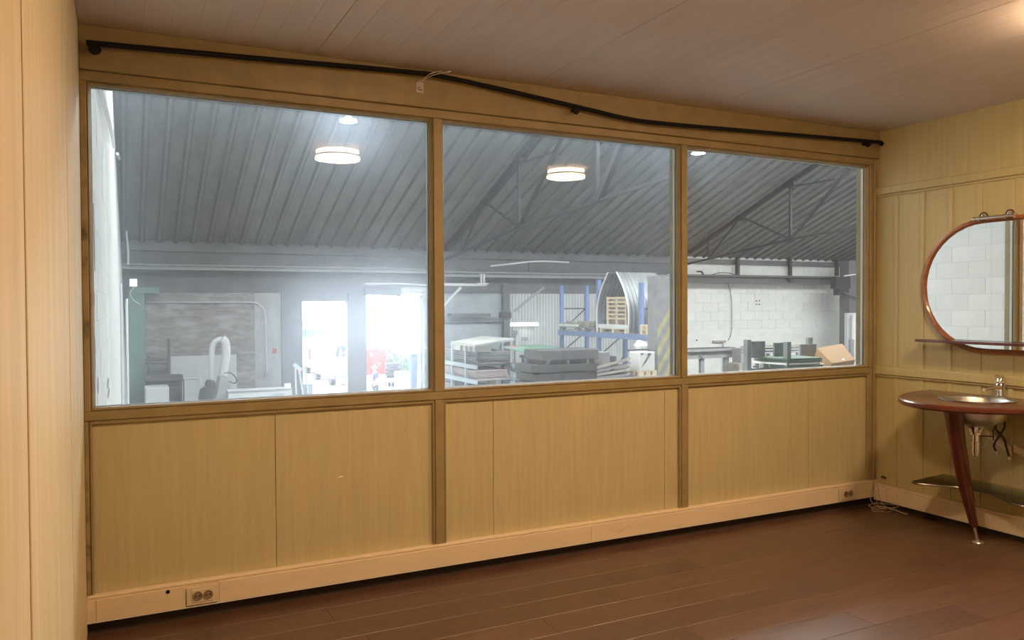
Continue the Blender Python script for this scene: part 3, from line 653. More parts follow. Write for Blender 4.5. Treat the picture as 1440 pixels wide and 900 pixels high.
for k in range(12):
    x0 = -0.6+k*2.675
    for ya, yb_ in ((12.69, YR+0.02), (YR-0.02, 7.31)):
        MB().add([(x0, ya, roof_z(ya)), (x0+2.63, ya, roof_z(ya)), (x0+2.63, yb_, roof_z(yb_)), (x0, yb_, roof_z(yb_))], [(0, 1, 2, 3)]).build('rooflight', M['rooflight'], rf)
MB().box(-0.6, YR-0.05, roof_z(YR), XE+0.5, YR+0.05, roof_z(YR)+0.1).build('ridge_beam', M['steelwork'], rf)
# trusses
def truss(X, label):
    t = thing('roof_truss', label, 'truss', (X, 15.0, 3.6), 'steel roof trusses')
    s_ = lambda y, z: Vector((X, 1.85*y+3.355, 1.45+1.85*(z-1.45)))
    def rz(y): return 2.5+0.385*(9.8-y)-0.05
    MB().bar(s_(9.72, rz(9.72)), s_(3.7, rz(3.7)), 0.10, 0.14).build('top_chord', M['steelwork'], t)
    bc = [(9.7, 2.30), (6.7, 2.615), (4.4, 2.76), (2.9, 2.85)]
    mb = MB()
    for a, b in zip(bc, bc[1:]): mb.bar(s_(*a), s_(*b), 0.07, 0.07)
    mb.build('bottom_chord', M['steelwork'], t)
    for a, b, w in (((6.68, 2.63), (6.68, rz(6.68)), 0.075), ((4.49, 2.76), (4.49, rz(4.49)), 0.075), ((8.91, 2.40), (8.91, rz(8.91)), 0.06)):
        MB().bar(s_(*a), s_(*b), w, w).build('post', M['steelwork'], t)
    for a, b, w in (((6.66, 2.63), (4.52, 4.45), 0.085), ((6.70, 2.63), (7.95, rz(7.95)), 0.06), ((8.88, 2.43), (7.98, rz(7.98)), 0.055), ((4.45, 2.78), (3.8, 3.55), 0.14)):
        MB().bar(s_(*a), s_(*b), w, w).build('diagonal', M['steelwork'], t)
    MB().bar(s_(6.68, rz(6.68)-0.08), s_(5.66, 3.57), 0.05, 0.05).build('strut', M['steelwork'], t)
    for y_, z_, w in ((6.68, 2.64, 0.16), (6.68, rz(6.68)-0.03, 0.2), (7.97, rz(7.97)-0.02, 0.2), (4.49, 2.78, 0.16)):
        c = s_(y_, z_); MB().box(X-0.06, c.y-w, c.z-w*0.5, X+0.06, c.y+w, c.z+w*0.5).build('gusset', M['steelwork'], t)
truss(10.13, 'dark steel roof truss crossing the middle window pane')
truss(20.40, 'dark steel roof truss crossing the right window pane')

# long beams along the far wall
def hbeam(px0, px1, pyt, pyb, Y, d, m_, label, name='wall_beam'):
    x0 = at(px0, 430, Y).x; x1 = at(px1, 430, Y).x; mx_ = 0.5*(px0+px1)
    z1 = at(mx_, pyt, Y).z; z0 = at(mx_, pyb, Y).z; h = z1-z0
    t = thing(name, label, 'beam', ((x0+x1)/2, Y, z0))
    MB().box(x0, Y, z1-h*0.22, x1, Y+d, z1).build('top_flange', m_, t)
    MB().box(x0, Y+d*0.4, z0+h*0.22, x1, Y+d*0.6, z1-h*0.22).build('web', m_, t)
    MB().box(x0, Y, z0, x1, Y+d, z0+h*0.22).build('bottom_flange', m_, t)
    return t
hbeam(150, 612, 374, 381, YF-0.5, 0.3, M['beam_pale'], 'pale steel beam along the far wall behind the left pane')
hbeam(612, 952, 384, 391, YF-0.5, 0.3, M['beam_pale'], 'pale steel beam along the far wall behind the middle pane')
db = hbeam(952, 1172, 387, 399, YF-0.55, 0.35, M['beam'], 'dark grey steel beam along the white block wall behind the right pane')
for px in (1038, 1112, 1178):
    p = at(px-2, 388, YF-0.3); MB().box(p.x, YF-0.35, p.z, p.x+0.12, YF-0.2, EAVE).build('stub_post', M['steelwork'], db)
eb = thing('eaves_beam', 'dark eaves beam under the roof edge along the far wall', 'beam', (15, YF-0.1, 3.0))
MB().box(0.3, YF-0.12, at(1070, 374, YF).z+0.02, XE, YF-0.025, EAVE-0.10).build('fascia', M['darkwall'], eb)
# high bay lamps
def highbay(px, py, Y, label):
    c = at(px, py, Y); t = thing('high_bay_lamp', label, 'lamp', c, 'high bay lamps under the warehouse roof')
    MB().lathe([(0.0, 0.16), (0.05, 0.16), (0.09, 0.10), (0.20, 0.04), (0.21, 0.0), (0.19, 0.0)], c, 24).build('housing', M['white_metal'], t, smooth=True)
    MB().lathe([(0.19, 0.004), (0.0, -0.02)], c, 24).build('led_disc', M['highbay'], t, smooth=True)
    MB().tube([(c.x, c.y, c.z+0.15), (c.x, c.y, roof_z(c.y)-0.05)], 0.012, 6).build('hanger', M['steelwork'], t)
highbay(490, 171, 14.0, 'bright high bay lamp seen at the top of the left pane')
highbay(982, 216, 14.0, 'bright high bay lamp seen at the top left corner of the right pane')

# ================================================================== BEHIND THE LEFT PANE
def pb(px0, py0, px1, py1, Y, d, zb=None):
    x0 = at(px0, 0.5*(py0+py1), Y).x; x1 = at(px1, 0.5*(py0+py1), Y).x; mx_ = 0.5*(px0+px1)
    z1 = at(mx_, py0, Y).z; z0 = at(mx_, py1, Y).z if zb is None else zb
    return (x0, Y, z0, x1, Y+d, z1)
def top(name, boxes, m_, label, cat, bevel=0.0, group=None):
    mb = MB()
    for b in boxes: mb.box(*b)
    return mb.build(name, m_, None, bevel=bevel, label=label, cat=cat, group=group)
def cblock(name, label, cat, b, group=None):
    return thing(name, label, cat, ((b[0]+b[3])/2, (b[1]+b[4])/2, b[2]), group)

b = pb(181, 410, 204, 560, YF-0.7, 0.5, FZ); t = cblock('steel_column', 'grey green box column at the far left end of the warehouse', 'column', b)
MB().box(*b).build('shaft', M['green'], t); q = pb(181, 404, 224, 412, YF-0.75, 0.55)
MB().box(*q).build('corbel', M['green'], t)
b = pb(182, 392, 193, 403, YF-1.2, 0.12); t = cblock('floodlight', 'lit floodlight with a greenish glow above the grey green column', 'lamp', b)
MB().box(b[0], b[1]+0.01, b[2], b[3], b[4], b[5]).build('housing', M['white_metal'], t); MB().box(b[0]+0.015, b[1]-0.002, b[2]+0.015, b[3]-0.015, b[1]+0.0095, b[5]-0.015).build('lit_face', M['floodlight'], t)
MB().tube(smoothpath([at(*p, YF-0.9) for p in ((190, 403), (183, 411), (187, 421), (197, 428))]), 0.012, 6).build('cord', M['white_metal'], t, smooth=True)
MB().box((b[0]+b[3])/2-0.02, b[4], b[5]-0.05, (b[0]+b[3])/2+0.02, YF-0.71, b[5]).build('arm', M['steelwork'], t)
# pipes and cable on the white left wall
cb = [onleft(*p) for p in ((140, 121), (144, 135), (148, 152), (150, 158), (154, 175), (158, 193), (160, 207))]
e = [onleft(*p, 0.05) for p in ((165, 216), (170, 230), (172, 248), (169, 258), (170, 268), (177, 280), (175, 295), (177, 320), (180, 352), (180, 372))]
MB().tube(smoothpath(cb, 3), 0.022, 6).build('wall_cable', M['white_metal'], None, smooth=True, label='white cable clipped to the top of the whitewashed left wall', cat='cable')
MB().tube(smoothpath(e, 4), 0.028, 6).build('hanging_cable', M['white_metal'], None, smooth=True, label='loose white cable looping down the far end of the left wall', cat='cable')
for px, lb in ((170, 'left of two grey conduits at the far end of the left wall'), (178, 'right of two grey conduits at the far end of the left wall')):
    p = at(px, 398 if px == 170 else 420, 10.5 if px == 170 else 14.0); MB().tube([(p.x, p.y, p.z), (p.x, p.y, -1.2)], 0.02 if px == 170 else 0.025, 8).build('conduit', M['machine_pale'], None, smooth=True, label=lb, cat='conduit')
p = [at(*q, YF-0.06) for q in ((205, 425), (280, 425), (350, 425), (362, 427), (370, 434), (373, 445), (374, 480), (375, 525))]
MB().tube(smoothpath(p, 4), 0.022, 6).build('conduit', M['machine_pale'], None, smooth=True, label='thin conduit running along the sooty brick wall and bending down', cat='conduit')
top('junction_box', [pb(372, 524, 378, 530, YF-0.12, 0.1)], M['machine'], 'small grey junction box at the foot of the thin conduit', 'box')
top('leaning_panel', [pb(240, 500, 333, 575, YF-0.35, 0.06, FZ)], M['plastic_pale'], 'large pale panel leaning on the sooty brick wall', 'panel')
t = thing('shelf_rack', 'dark shelf rack left of the pale panel by the brick wall', 'rack', at(222, 560, YF-0.9))
for px in (207, 236): MB().box(*pb(px, 476 if px > 210 else 500, px+4, 575, YF-0.95, 0.08, FZ)).build('upright', M['darkmachine'], t)
for py in (505, 511): MB().box(*pb(205, py, 240, py+3, YF-0.93, 0.3)).build('shelf', M['darkmachine'], t)
top('workbench_clutter', [pb(203, 530, 258, 536, YF-2.0, 0.8), pb(205, 536, 256, 545, YF-1.9, 0.6), pb(215, 527, 240, 531, YF-1.9, 0.5), pb(204, 545, 256, 580, YF-1.95, 0.7, FZ)], M['darkmachine'], 'dark workbench with a jagged heap on it below the brick wall', 'workbench')
top('white_crate', [pb(204, 544, 238, 580, YF-3.0, 0.6, FZ)], M['plastic_pale'], 'pale crate in front of the dark workbench', 'crate', 0.03)
t = thing('waste_bin', 'tall pale plastic bin standing right of the workbench', 'bin', at(270, 570, YF-3.2))
b = pb(259, 533, 280, 580, YF-2.4, 0.5, FZ); MB().loft([[Vector((b[0]+s*0.0+i*(b[3]-b[0]), y_, z_)) for i, y_ in ((0, b[1]), (1, b[1]), (1, b[4]), (0, b[4]))] for s, z_ in ((0, b[2]), (1, b[5]))]).build('body', M['plastic_pale'], t, bevel=0.02)
MB().box(b[0]-0.02, b[1]-0.02, b[5], b[3]+0.03, b[4]+0.02, b[5]+0.04).build('lid', M['plastic_pale'], t, bevel=0.01)
MB().tube(smoothpath([(b[3]+0.02, b[1]-0.01, b[5]+0.02), (b[3]+0.06, b[1]-0.03, b[5]-0.04), (b[3]+0.03, b[1]-0.03, b[5]-0.16)]), 0.018, 6).build('handle', M['white'], t, smooth=True)
# dust extractor and panel saw
t = thing('dust_extractor', 'dark domed dust extractor beside the pale bin', 'machine', at(298, 570, YF-3.0))
c = at(296, 560, YF-3.2); zz = lambda py: at(296, py, YF-3.2).z
MB().lathe([(0.0, FZ-c.z), (0.30, FZ-c.z), (0.30, zz(556)-c.z), (0.26, zz(547)-c.z), (0.12, zz(542)-c.z), (0.0, zz(541)-c.z)], c, 20).build('drum', M['darkmachine'], t, smooth=True)
MB().lathe([(0.0, zz(546)-c.z), (0.12, zz(545)-c.z), (0.14, zz(539)-c.z), (0.09, zz(534)-c.z), (0.0, zz(533)-c.z)], c, 16).build('motor', M['darkmachine'], t, smooth=True)
p = [at(*q, YF-3.2) for q in ((298, 538), (298, 510), (298, 492), (301, 482), (307, 478), (312, 477))]
MB().tube(smoothpath(p, 4), 0.075, 10).build('hose', M['plastic_pale'], t, smooth=True, label='pale bent suction pipe')
t = thing('panel_saw', 'panel saw with a suction arm and a long pale sliding table below the left pane', 'machine', at(350, 570, YF-3.6))
p = [at(*q, YF-3.4) for q in ((309, 550), (313, 528), (317, 505), (318, 490), (316, 480), (312, 476))]
MB().tube(smoothpath(p, 4), [0.11+0.0*k for k in range(21)], 10).build('suction_arm', M['plastic_pale'], t, smooth=True)
b = pb(305, 530, 325, 580, YF-4.6, 0.6, FZ); MB().loft([[Vector((b[0]+s, y_, z_)) for s, y_ in ((-q_, b[1]), (b[3]-b[0]+q_, b[1]), (b[3]-b[0]+q_, b[4]), (-q_, b[4]))] for q_, z_ in ((0.12, b[2]), (0.08, at(315, 548, YF).z), (-0.08, b[5]))]).build('saw_column', M['machine'], t, bevel=0.02)
MB().tube(smoothpath([at(*q, YF-4.65) for q in ((315, 525), (323, 524), (330, 529), (333, 536), (329, 539), (322, 536))], 4), 0.018, 6).build('cable_loop', M['darkmachine'], t, smooth=True)
b = pb(321, 548, 411, 561, YF-5.2, 0.5); bt = MB().box(*b).build('sliding_table', M['machine_pale'], t, bevel=0.01)
MB().box(b[0], b[1]-0.02, b[5]-0.03, b[3], b[1]-0.001, b[5]-0.005).build('table_rail', M['machine'], bt)
MB().box(b[0]+0.2, b[1]+0.1, FZ, b[3]-0.2, b[4]-0.1, b[2]).build('table_base', M['machine'], t)
cu = bpy.data.curves.new('lettering', 'FONT'); cu.body = 'Altendorf'; cu.size = 0.16; cu.shear = 0.35; cu.extrude = 0.002
tmp = bpy.data.objects.new('lettering_tmp', cu); COL.objects.link(tmp); bpy.context.view_layer.update()
me = bpy.data.meshes.new_from_object(tmp.evaluated_get(bpy.context.evaluated_depsgraph_get())); bpy.data.objects.remove(tmp)
lo = bpy.data.objects.new('lettering', me); COL.objects.link(lo); lo.parent = bt; me.materials.clear(); me.materials.append(M['ink'])
lw_ = max(v.co.x for v in me.vertices)
pp = Vector((b[0]+(b[3]-b[0])*0.70, b[1]-0.004, b[2]+(b[5]-b[2])*0.30)); lo.location = pp-ORI[t.name]; lo.rotation_euler = (PI/2, 0, 0); lo.scale = ((b[3]-b[0])*0.19/lw_,)*3
top('notice_card', [pb(400, 539, 409, 548.2, YF-5.0, 0.02)], M['white'], 'small white card standing at the right end of the saw table', 'sign')
top('exit_sign', [pb(384, 490, 389, 497, YF-0.06, 0.04)], M['redsign'], 'small red safety sign on the grey plaster beside the gate', 'sign')
t = thing('hand_truck', 'upright hand truck with boards leaning beside the left gate opening', 'trolley', at(425, 560, YF-0.6))
for a, b_ in ((415, 417), (420, 427), (429, 434)): MB().bar(at(a, 516, YF-0.45), at(b_, 562, YF-0.9), 0.05, 0.05).build('rail', M['machine_pale'], t)
MB().bar(at(413, 512, YF-0.5), at(424, 521, YF-0.5), 0.05, 0.12).build('crossbar', M['machine_pale'], t)
MB().box(*pb(426, 540, 440, 560, YF-0.7, 0.1)).build('board', M['bluegrey'], t)
top('warning_sign', [pb(416, 514, 421, 524, YF-0.14, 0.03)], M['redsign'], 'red warning plate on the dark pier left of the gate', 'sign')

# gate fittings
gt = struct('door_1')
for px, pyt in ((423.5, 422), (489, 422)):
    q = pb(px, pyt, px+2.5, 600, YF-0.16, 0.05, FZ); MB().box(*q).build('jamb', M['beam'], gt)
g2 = struct('door_2')
q = pb(597, 404, 604, 600, YF-0.2, 0.15, FZ); MB().box(*q).build('jamb', M['beam_pale'], g2)
q = pb(591, 415, 594.5, 600, YF-0.05, 0.1, FZ); MB().box(*q).build('jamb', M['rackpale'], g2)
p0 = at(512, 409, YF-0.3); p1 = at(562, 411, YF-0.3)
sb = MB(); rr = 0.16
sb.tube([p0+(p1-p0)*k/14 for k in range(15)], [rr*(0.82+0.10*math.sin(k*1.9)+(0.1 if k > 12 else 0)) for k in range(15)], 12)
sb.build('rolled_curtain', M['darkmachine'], None, smooth=True, label='dark rolled up gate curtain with a round end above the right opening', cat='curtain')
q0 = at(562, 409, YF-0.25); q1 = at(600, 408, YF-0.25)
MB().tube([q0, q0+(q1-q0)*0.85, q1], [0.12, 0.12, 0.04], 12).build('duct_pipe', M['plastic_pale'], None, smooth=True, label='pale duct beside the rolled gate curtain', cat='pipe')
MB().tube([at(515, 399, YF-0.3), at(560, 399, YF-0.3), at(600, 401, YF-0.3)], 0.03, 8).build('air_pipe', M['white'], None, smooth=True, label='thin white air pipe above the right gate opening', cat='pipe')
MB().tube([at(594, 489, YF-0.5), at(606, 490, YF-0.5)], 0.03, 8).build('gate_bolt', M['white'], None, smooth=True, label='white bolt bar at the right gate jamb', cat='bar')

# ================================================================== BEHIND THE MIDDLE PANE
X1, X2 = 9.03, 9.86
def rack(x0, x1, ys, ye, posts, zt, beams, label):
    t = thing('cantilever_rack', label, 'rack', (x0, (ys+ye)/2, FZ), 'pale blue storage racks')
    for y_ in posts:
        for x in (x0, x1): MB().box(x-0.035, y_-0.05, FZ, x+0.035, y_+0.05, zt).build('post', M['rackpale'], t)
    for z in beams:
        for x in (x0-0.045, x1+0.045): MB().box(x-0.03, ye, z-0.06, x+0.03, ys, z+0.06).build('beam', M['rackpale'], t)
        for y_ in posts: MB().box(x0, y_-0.03, z-0.05, x1, y_+0.03, z+0.01).build('arm', M['rackpale'], t)
    return t
rack(X1, X1+1.15, 19.6, 16.1, (18.0, 16.95), 0.36, (-0.29, -0.71), 'pale blue rack of sheet stacks right of the first mullion')
rack(X2+0.55, X2+1.75, 16.7, 13.6, (15.85, 14.55), 0.12, (-0.43, -0.95), 'pale blue rack carrying green sheets in the middle pane')
def stack(x0, x1, y0, y1, z0, n, th, m_, label, name='sheet_stack', cat='sheets', jit=0.05):
    t = thing(name, label, cat, ((x0+x1)/2, (y0+y1)/2, z0))
    me = MB().box(0, 0, 0, x1-x0, y1-y0, th*0.82).mesh('sheet', m_)
    for k in range(n): inst(me, 'sheet', t, (x0+random.uniform(-jit, jit), y0+random.uniform(-jit, jit), z0+k*th), rz=random.uniform(-0.01, 0.01))
    return t
stack(X1+0.05, X1+1.05, 16.3, 19.4, -0.27, 8, 0.05, M['midplate'], 'grey sheet stack on the middle level of the first rack')
stack(X1+0.05, X1+1.05, 16.3, 19.4, -0.69, 6, 0.05, M['pink'], 'pinkish sheet stack on the lower level of the first rack')
stack(X1+0.1, X1+1.0, 16.5, 19.0, -1.999, 18, 0.06, M['midplate'], 'grey sheet stack on the floor under the first rack')
P4 = [atz(px, py, 0.37) for px, py in ((634, 483), (668, 487), (722, 478.5), (676, 475))]
t = thing('board_pile', 'pale boards lying on top of the first rack', 'boards', (P4[0]+P4[2])/2)
for k in range(3):
    MB().prism([(p.x+k*0.02, p.y-k*0.015, p.z-0.02+k*0.028) for p in P4], (0, 0, 0.024)).build('board', M['white'], t)
q = atz(640, 487, 0.20); 
for k, (a, b_) in enumerate(((637, 647), (651, 661), (664, 668))):
    x0, x1 = atx(a, 487, X1), atx(b_, 487, X1)
    MB().box(X1, x1.y, 0.12, X1+0.5, x0.y, 0.33).build('spacer', M['white'], t)
P4 = [atz(px, py, 0.16) for px, py in ((701, 489), (741, 496), (793, 491), (756, 485))]
t = thing('green_sheets', 'green plastic sheets with a pink edge lying on the second rack', 'sheets', (P4[0]+P4[2])/2)
MB().prism(P4, (0, 0, 0.02)).build('sheet', M['greensheet'], t)
MB().prism([p+Vector((0.04, 0.05, 0.022)) for p in (P4[0], P4[0]+(P4[1]-P4[0])*0.45, P4[0]+(P4[1]-P4[0])*0.40+(P4[3]-P4[0])*0.35, P4[0]+(P4[3]-P4[0])*0.3)], (0, 0, 0.012)).build('top_sheet', M['pink'], t, label='pinkish sheet')
stack(X2+0.65, X2+1.65, 13.8, 16.4, -0.40, 9, 0.045, M['midplate'], 'grey sheet stack under the green sheets')
stack(X2+0.65, X2+1.65, 13.8, 16.4, -0.93, 9, 0.045, M['midplate'], 'grey sheet stack on the lower level of the second rack')
stack(X2+0.65, X2+1.65, 13.8, 16.4, -1.999, 16, 0.06, M['darkplate'], 'dark sheet stack on the floor under the second rack')
b = pb(664, 494, 697, 513, 19.9, 0.6, FZ); t = cblock('steel_block', 'dark brownish machine block between the two racks', 'machine', b)
MB().box(*b).build('body', M['oldwood'], t, bevel=0.02); c = at(679, 490, 20.2)
MB().tube([(c.x, c.y, b[5]), (c.x, c.y, c.z+0.06)], 0.06, 8).build('pillar', M['beam_pale'], t, smooth=True)
MB().box(c.x-0.22, c.y-0.12, c.z+0.061, c.x+0.22, c.y+0.12, c.z+0.10).build('arm_plate', M['machine'], t)
b = pb(762, 492, 842, 506, 12.0, 0.9); t = thing('plate_stack', 'thick dark steel plates stacked in front of the blue pallet rack', 'plates', ((b[0]+b[3])/2, b[1], FZ))
MB().box(b[0], b[1], b[2], b[3], b[4], b[5]).build('top_plate', M['darkplate'], t, bevel=0.01)
for k, dx in enumerate((0.1, 0.45, 0.8, 1.0)):
    x = b[0]+(b[3]-b[0])*min(dx, 0.94); MB().box(x, b[1]+0.05, b[2]-0.10, x+0.07, b[4]-0.05, b[2]).build('spacer', M['oldwood'], t)
for k in range(6):
    z1 = b[2]-0.101-k*0.2; MB().box(b[0]-0.25+0.05*(k % 2), b[1]+0.02*k, z1-0.17, b[3]+0.05*(k % 3), b[4], z1-0.004 if k else z1).build('plate', M['darkplate'], t)
    MB().box(b[0], b[1]+0.1, z1-0.20, b[3], b[4]-0.1, z1-0.17).build('batten', M['oldwood'], t)
MB().box(b[0]-0.2, b[1]+0.05, FZ, b[3], b[4], z1-0.20).build('plate', M['darkplate'], t)
# blue pallet rack
XB0, XB1 = 12.54, 13.46
t = thing('pallet_rack', 'tall blue steel pallet rack in the middle pane', 'rack', (13.0, 15.4, FZ))
YP = (17.53, 15.38, 13.29)
for y_, zt in zip(YP, (2.05, 2.16, 2.02)):
    for x in (XB0, XB1): MB().box(x-0.05, y_-0.055, FZ, x+0.05, y_+0.055, zt).build('upright', M['rackblue'], t)
    for z0, z1 in ((-0.9, -0.05), (-0.05, 0.60), (0.62, 1.35)):
        MB().bar((XB0, y_, z0), (XB1, y_, z1), 0.03, 0.03).build('brace', M['steelwork'], t)
    MB().box(XB0, y_-0.02, 1.30, XB1, y_+0.02, 1.34).build('brace', M['steelwork'], t)
for x in (XB0-0.075, XB1+0.075):
    for z1 in (0.645, -0.75): MB().box(x-0.025, 12.55 if x < 13 else 13.2, z1-0.15, x+0.025, 17.6, z1).build('beam', M['rackblue'], t)
MB().box(XB0-0.1, 15.2, FZ, XB0-0.051, 15.56, FZ+0.4).build('foot_guard', M['rackblue'], t)
# wooden pallets
def pallet(x0, y0, z0, lx, ly, label, m_='wood', upright=False, group='wooden pallets on the rack'):
    t = thing('wooden_pallet', label, 'pallet', (x0+lx/2, y0+ly/2, z0), group)
    n = 6 if not upright else 7
    if not upright:
        for k in range(3): MB().box(x0, y0+k*(ly-0.1)/2, z0, x0+lx, y0+k*(ly-0.1)/2+0.1, z0+0.022).build('bottom_board', M[m_], t)
        for i in range(3):
            for k in range(3): MB().box(x0+i*(lx-0.12)/2, y0+k*(ly-0.1)/2, z0+0.022, x0+i*(lx-0.12)/2+0.12, y0+k*(ly-0.1)/2+0.1, z0+0.105).build('block', M[m_], t)
        for k in range(n): MB().box(x0+k*(lx-0.1)/(n-1), y0, z0+0.105, x0+k*(lx-0.1)/(n-1)+0.1, y0+ly, z0+0.13).build('top_board', M[m_], t)
    return t
ZR = 0.646
pallet(12.45, 13.85, ZR, 1.1, 1.33, 'wooden pallet under the corrugated arch on the blue rack')
pallet(12.45, 12.6, ZR, 1.1, 0.62, 'lower of two wooden pallets at the near end of the blue rack')
pallet(12.45, 12.6, ZR+0.131, 1.1, 0.62, 'upper of two wooden pallets at the near end of the blue rack')
pallet(12.45, 15.50, ZR, 1.1, 1.90, 'wide wooden pallet at the far end of the blue rack', 'oldwood')
top('carton', [(12.55, 12.62, ZR+0.262, 13.0, 12.92, ZR+0.38), (12.85, 12.62, ZR+0.38, 13.0, 12.75, ZR+0.62)], M['machine'], 'grey packing piece on the two pallets at the near rack end', 'box')
t = thing('brick_load', 'low load of rough stone pieces on the far rack pallet', 'stones', (13, 16.5, ZR+0.131))
for k in range(9):
    y0 = 15.65+k*0.205; MB().box(12.5+random.uniform(0, 0.05), y0, ZR+0.131, 12.85, y0+0.17, ZR+0.131+random.uniform(0.10, 0.2)).build('stone', M['oldwood'], t, bevel=0.02)
MB().box(12.42, 16.4, ZR+0.131, 12.47, 17.48, ZR+0.20).build('loose_plank', M['white'], None, label='pale plank along the front of the far rack pallet', cat='plank')
# corrugated pointed arch
t = thing('corrugated_arch', 'pointed arch of corrugated galvanised sheet standing on the blue rack', 'arch', (13.4, 14.5, ZR+0.131))
ya, yb_, z0, z1 = 15.28, 13.75, ZR+0.02, 2.34
AX0, AX1 = 12.44, 13.75; cy_ = (ya+yb_)/2; hw = (ya-yb_)/2
def archpt(s, side):   # s 0 foot .. 1 crown
    z = z0+(z1-z0)*s; w = hw*(1.0+0.10*math.sin(s*PI*0.9)*1.0)*(1-max(0, s-0.12)**2.1*0.95)
    return (cy_+side*w, z)
for side, nm in ((1, 'far_shell'), (-1, 'near_shell')):
    mb = MB(); nx = 40; ns = 14; vs = []; fs = []
    for layer in (0.0, 0.012):
        for i in range(nx+1):
            x = AX0+(AX1-AX0)*i/nx; rip = 0.035*math.sin(i*PI/2)
            for k in range(ns+1):
                y_, z = archpt(k/ns, side); vs.append((x, y_+side*(rip+layer), z))
    n0 = (nx+1)*(ns+1)
    for L_ in (0, n0):
        for i in range(nx):
            for k in range(ns):
                a = L_+i*(ns+1)+k; fs.append((a, a+1, a+ns+2, a+ns+1))
    mb.add(vs, fs).build('shell', M['galv'], t, smooth=True)
    MB().tube([(AX0-0.01, *archpt(k/12, side)) for k in range(13)], 0.022, 6).build('edge_rim', M['white'], t, smooth=True)
mb = MB(); pr = [(AX0+(AX1-AX0)*i/40, 0.03*math.sin(i*PI/2)) for i in range(41)]
mb.loft([[Vector((x, cy_+dy, z1+0.03-abs(dy)*0.35+r_)) for x, r_ in pr]+[Vector((x, cy_+dy, z1+0.018-abs(dy)*0.35+r_)) for x, r_ in reversed(pr)] for dy in (0.16, -0.16)]).build('ridge_cap', M['galv'], t)
MB().box(AX0, yb_+0.02, ZR+0.131, AX0+0.06, ya-0.02, ZR+0.24).build('sill_plate', M['white'], t)
# slatted crate standing inside the arch
t = thing('slatted_crate', 'upright pale wooden slatted crate standing inside the corrugated arch', 'crate', (12.75, 14.5, ZR+0.131))
cy0, cy1 = 14.02, 15.0; cz0, cz1 = ZR+0.242, 1.66
for y_ in (cy0, (cy0+cy1)/2-0.03, cy1-0.06): MB().box(12.56, y_, cz0-0.11, 12.62, y_+0.06, cz1).build('upright', M['wood'], t)
for k in range(6):
    z = cz0+0.08+k*(cz1-cz0-0.08)/6
    for a, b_ in ((cy0+0.06, (cy0+cy1)/2-0.03), ((cy0+cy1)/2+0.03, cy1-0.06)): MB().box(12.575, a, z+0.06, 12.605, b_, z+(cz1-cz0-0.08)/6-0.01).build('slat', M['wood'], t)
MB().box(12.70, cy0, cz0-0.11, 12.72, cy1, cz1).build('back_board', M['oldwood'], t)
# loads at the foot of the rack
for (a, b_, c_, d_, Y, dd, m_, lb) in ((847, 495, 858, 516, 12.45, 0.3, 'midplate', 'grey block left of two at the foot of the blue rack'), (859, 501, 867, 516, 12.45, 0.3, 'darkplate', 'darker block right of two at the foot of the blue rack')):
    top('steel_block', [pb(a, b_, c_, d_, Y, dd, FZ)], M[m_], lb, 'block', 0.01)
t = thing('timber_bundle', 'grey timber bundle lying askew on low pallets below the arch', 'timber', at(865, 535, 11.8))
for k in range(4):
    p = at(843, 516+5*k, 11.9); q = at(884, 505+7*k, 11.4); MB().bar(p, q+Vector((0, 0, -0.0)), 0.5, 0.055).build('timber', M['oldwood' if k % 2 == 0 else 'midplate'], t)
MB().box(*pb(848, 524, 884, 560, 11.7, 0.5, FZ)).build('bearer', M['darkplate'], t)
t = thing('plank_stack', 'pale short planks stacked beside the white box', 'planks', at(895, 535, 11.8))
for k in range(5): MB().box(*pb(884-3*k, 514+5*k, 902, 518+5*k, 11.9-0.03*k, 0.5)).build('plank', M['oldwood'], t)
MB().box(*pb(886, 538, 901, 560, 11.95, 0.4, FZ)).build('bearer', M['oldwood'], t)
b = pb(900, 495, 921, 521, 11.4, 0.45); t = cblock('white_box', 'white wrapped box with dark corner pieces standing on a pallet', 'box', b)
MB().box(*b).build('body', M['white'], t, bevel=0.012)
MB().bar((b[0]+0.06, b[1]-0.006, b[2]+0.10), (b[0]+0.25, b[1]-0.006, b[5]-0.06), 0.012, 0.02, (0, -1, 0)).bar((b[0]+0.12, b[1]-0.006, b[2]+0.16), (b[0]+0.27, b[1]-0.006, b[5]-0.1), 0.012, 0.02, (0, -1, 0)).build('strap', M['ink'], t)
MB().box(b[0]+0.02, b[1]-0.006, b[5]-0.06, b[0]+0.09, b[1]-0.0005, b[5]-0.02).box(b[0]+0.22, b[1]-0.006, b[5]-0.09, b[0]+0.31, b[1]-0.0005, b[5]-0.03).build('label_patch', M['ink'], t)
q = (b[0]-0.02, b[1]-0.02, b[2]-0.13)
pallet(q[0], q[1], q[2]-0.001, b[3]-b[0]+0.06, 0.49, 'small wooden pallet under the white wrapped box', group=None)
MB().box(b[0], b[1], FZ, b[3], b[4], q[2]-0.002).build('timber_bearer', M['oldwood'], None, label='grey timber base carrying the pallet of the white box', cat='base')
t = thing('scrap_bag', 'crumpled white plastic bag on a dark tray behind the white box', 'bag', at(910, 492, 12.0))
p = at(913, 487, 12.0)+Vector((-0.26, 0, 0)); bm_ = MB()
for k in range(3): bm_.lathe([(0.0, 0.14), (0.07, 0.11), (0.12, 0.03), (0.10, -0.05), (0.0, -0.07)], p+Vector((0.07*k-0.07, 0.05*(k % 2), 0.03*(k % 2))), 7)
bm_.build('bag', M['white'], t)
MB().box(p.x-0.25, p.y-0.12, p.z-0.13, p.x+0.2, p.y+0.2, p.z-0.071).build('tray', M['darkplate'], t)
MB().box(p.x-0.2, p.y-0.1, FZ, p.x+0.15, p.y+0.18, p.z-0.131).build('tray_stand', M['darkplate'], t)
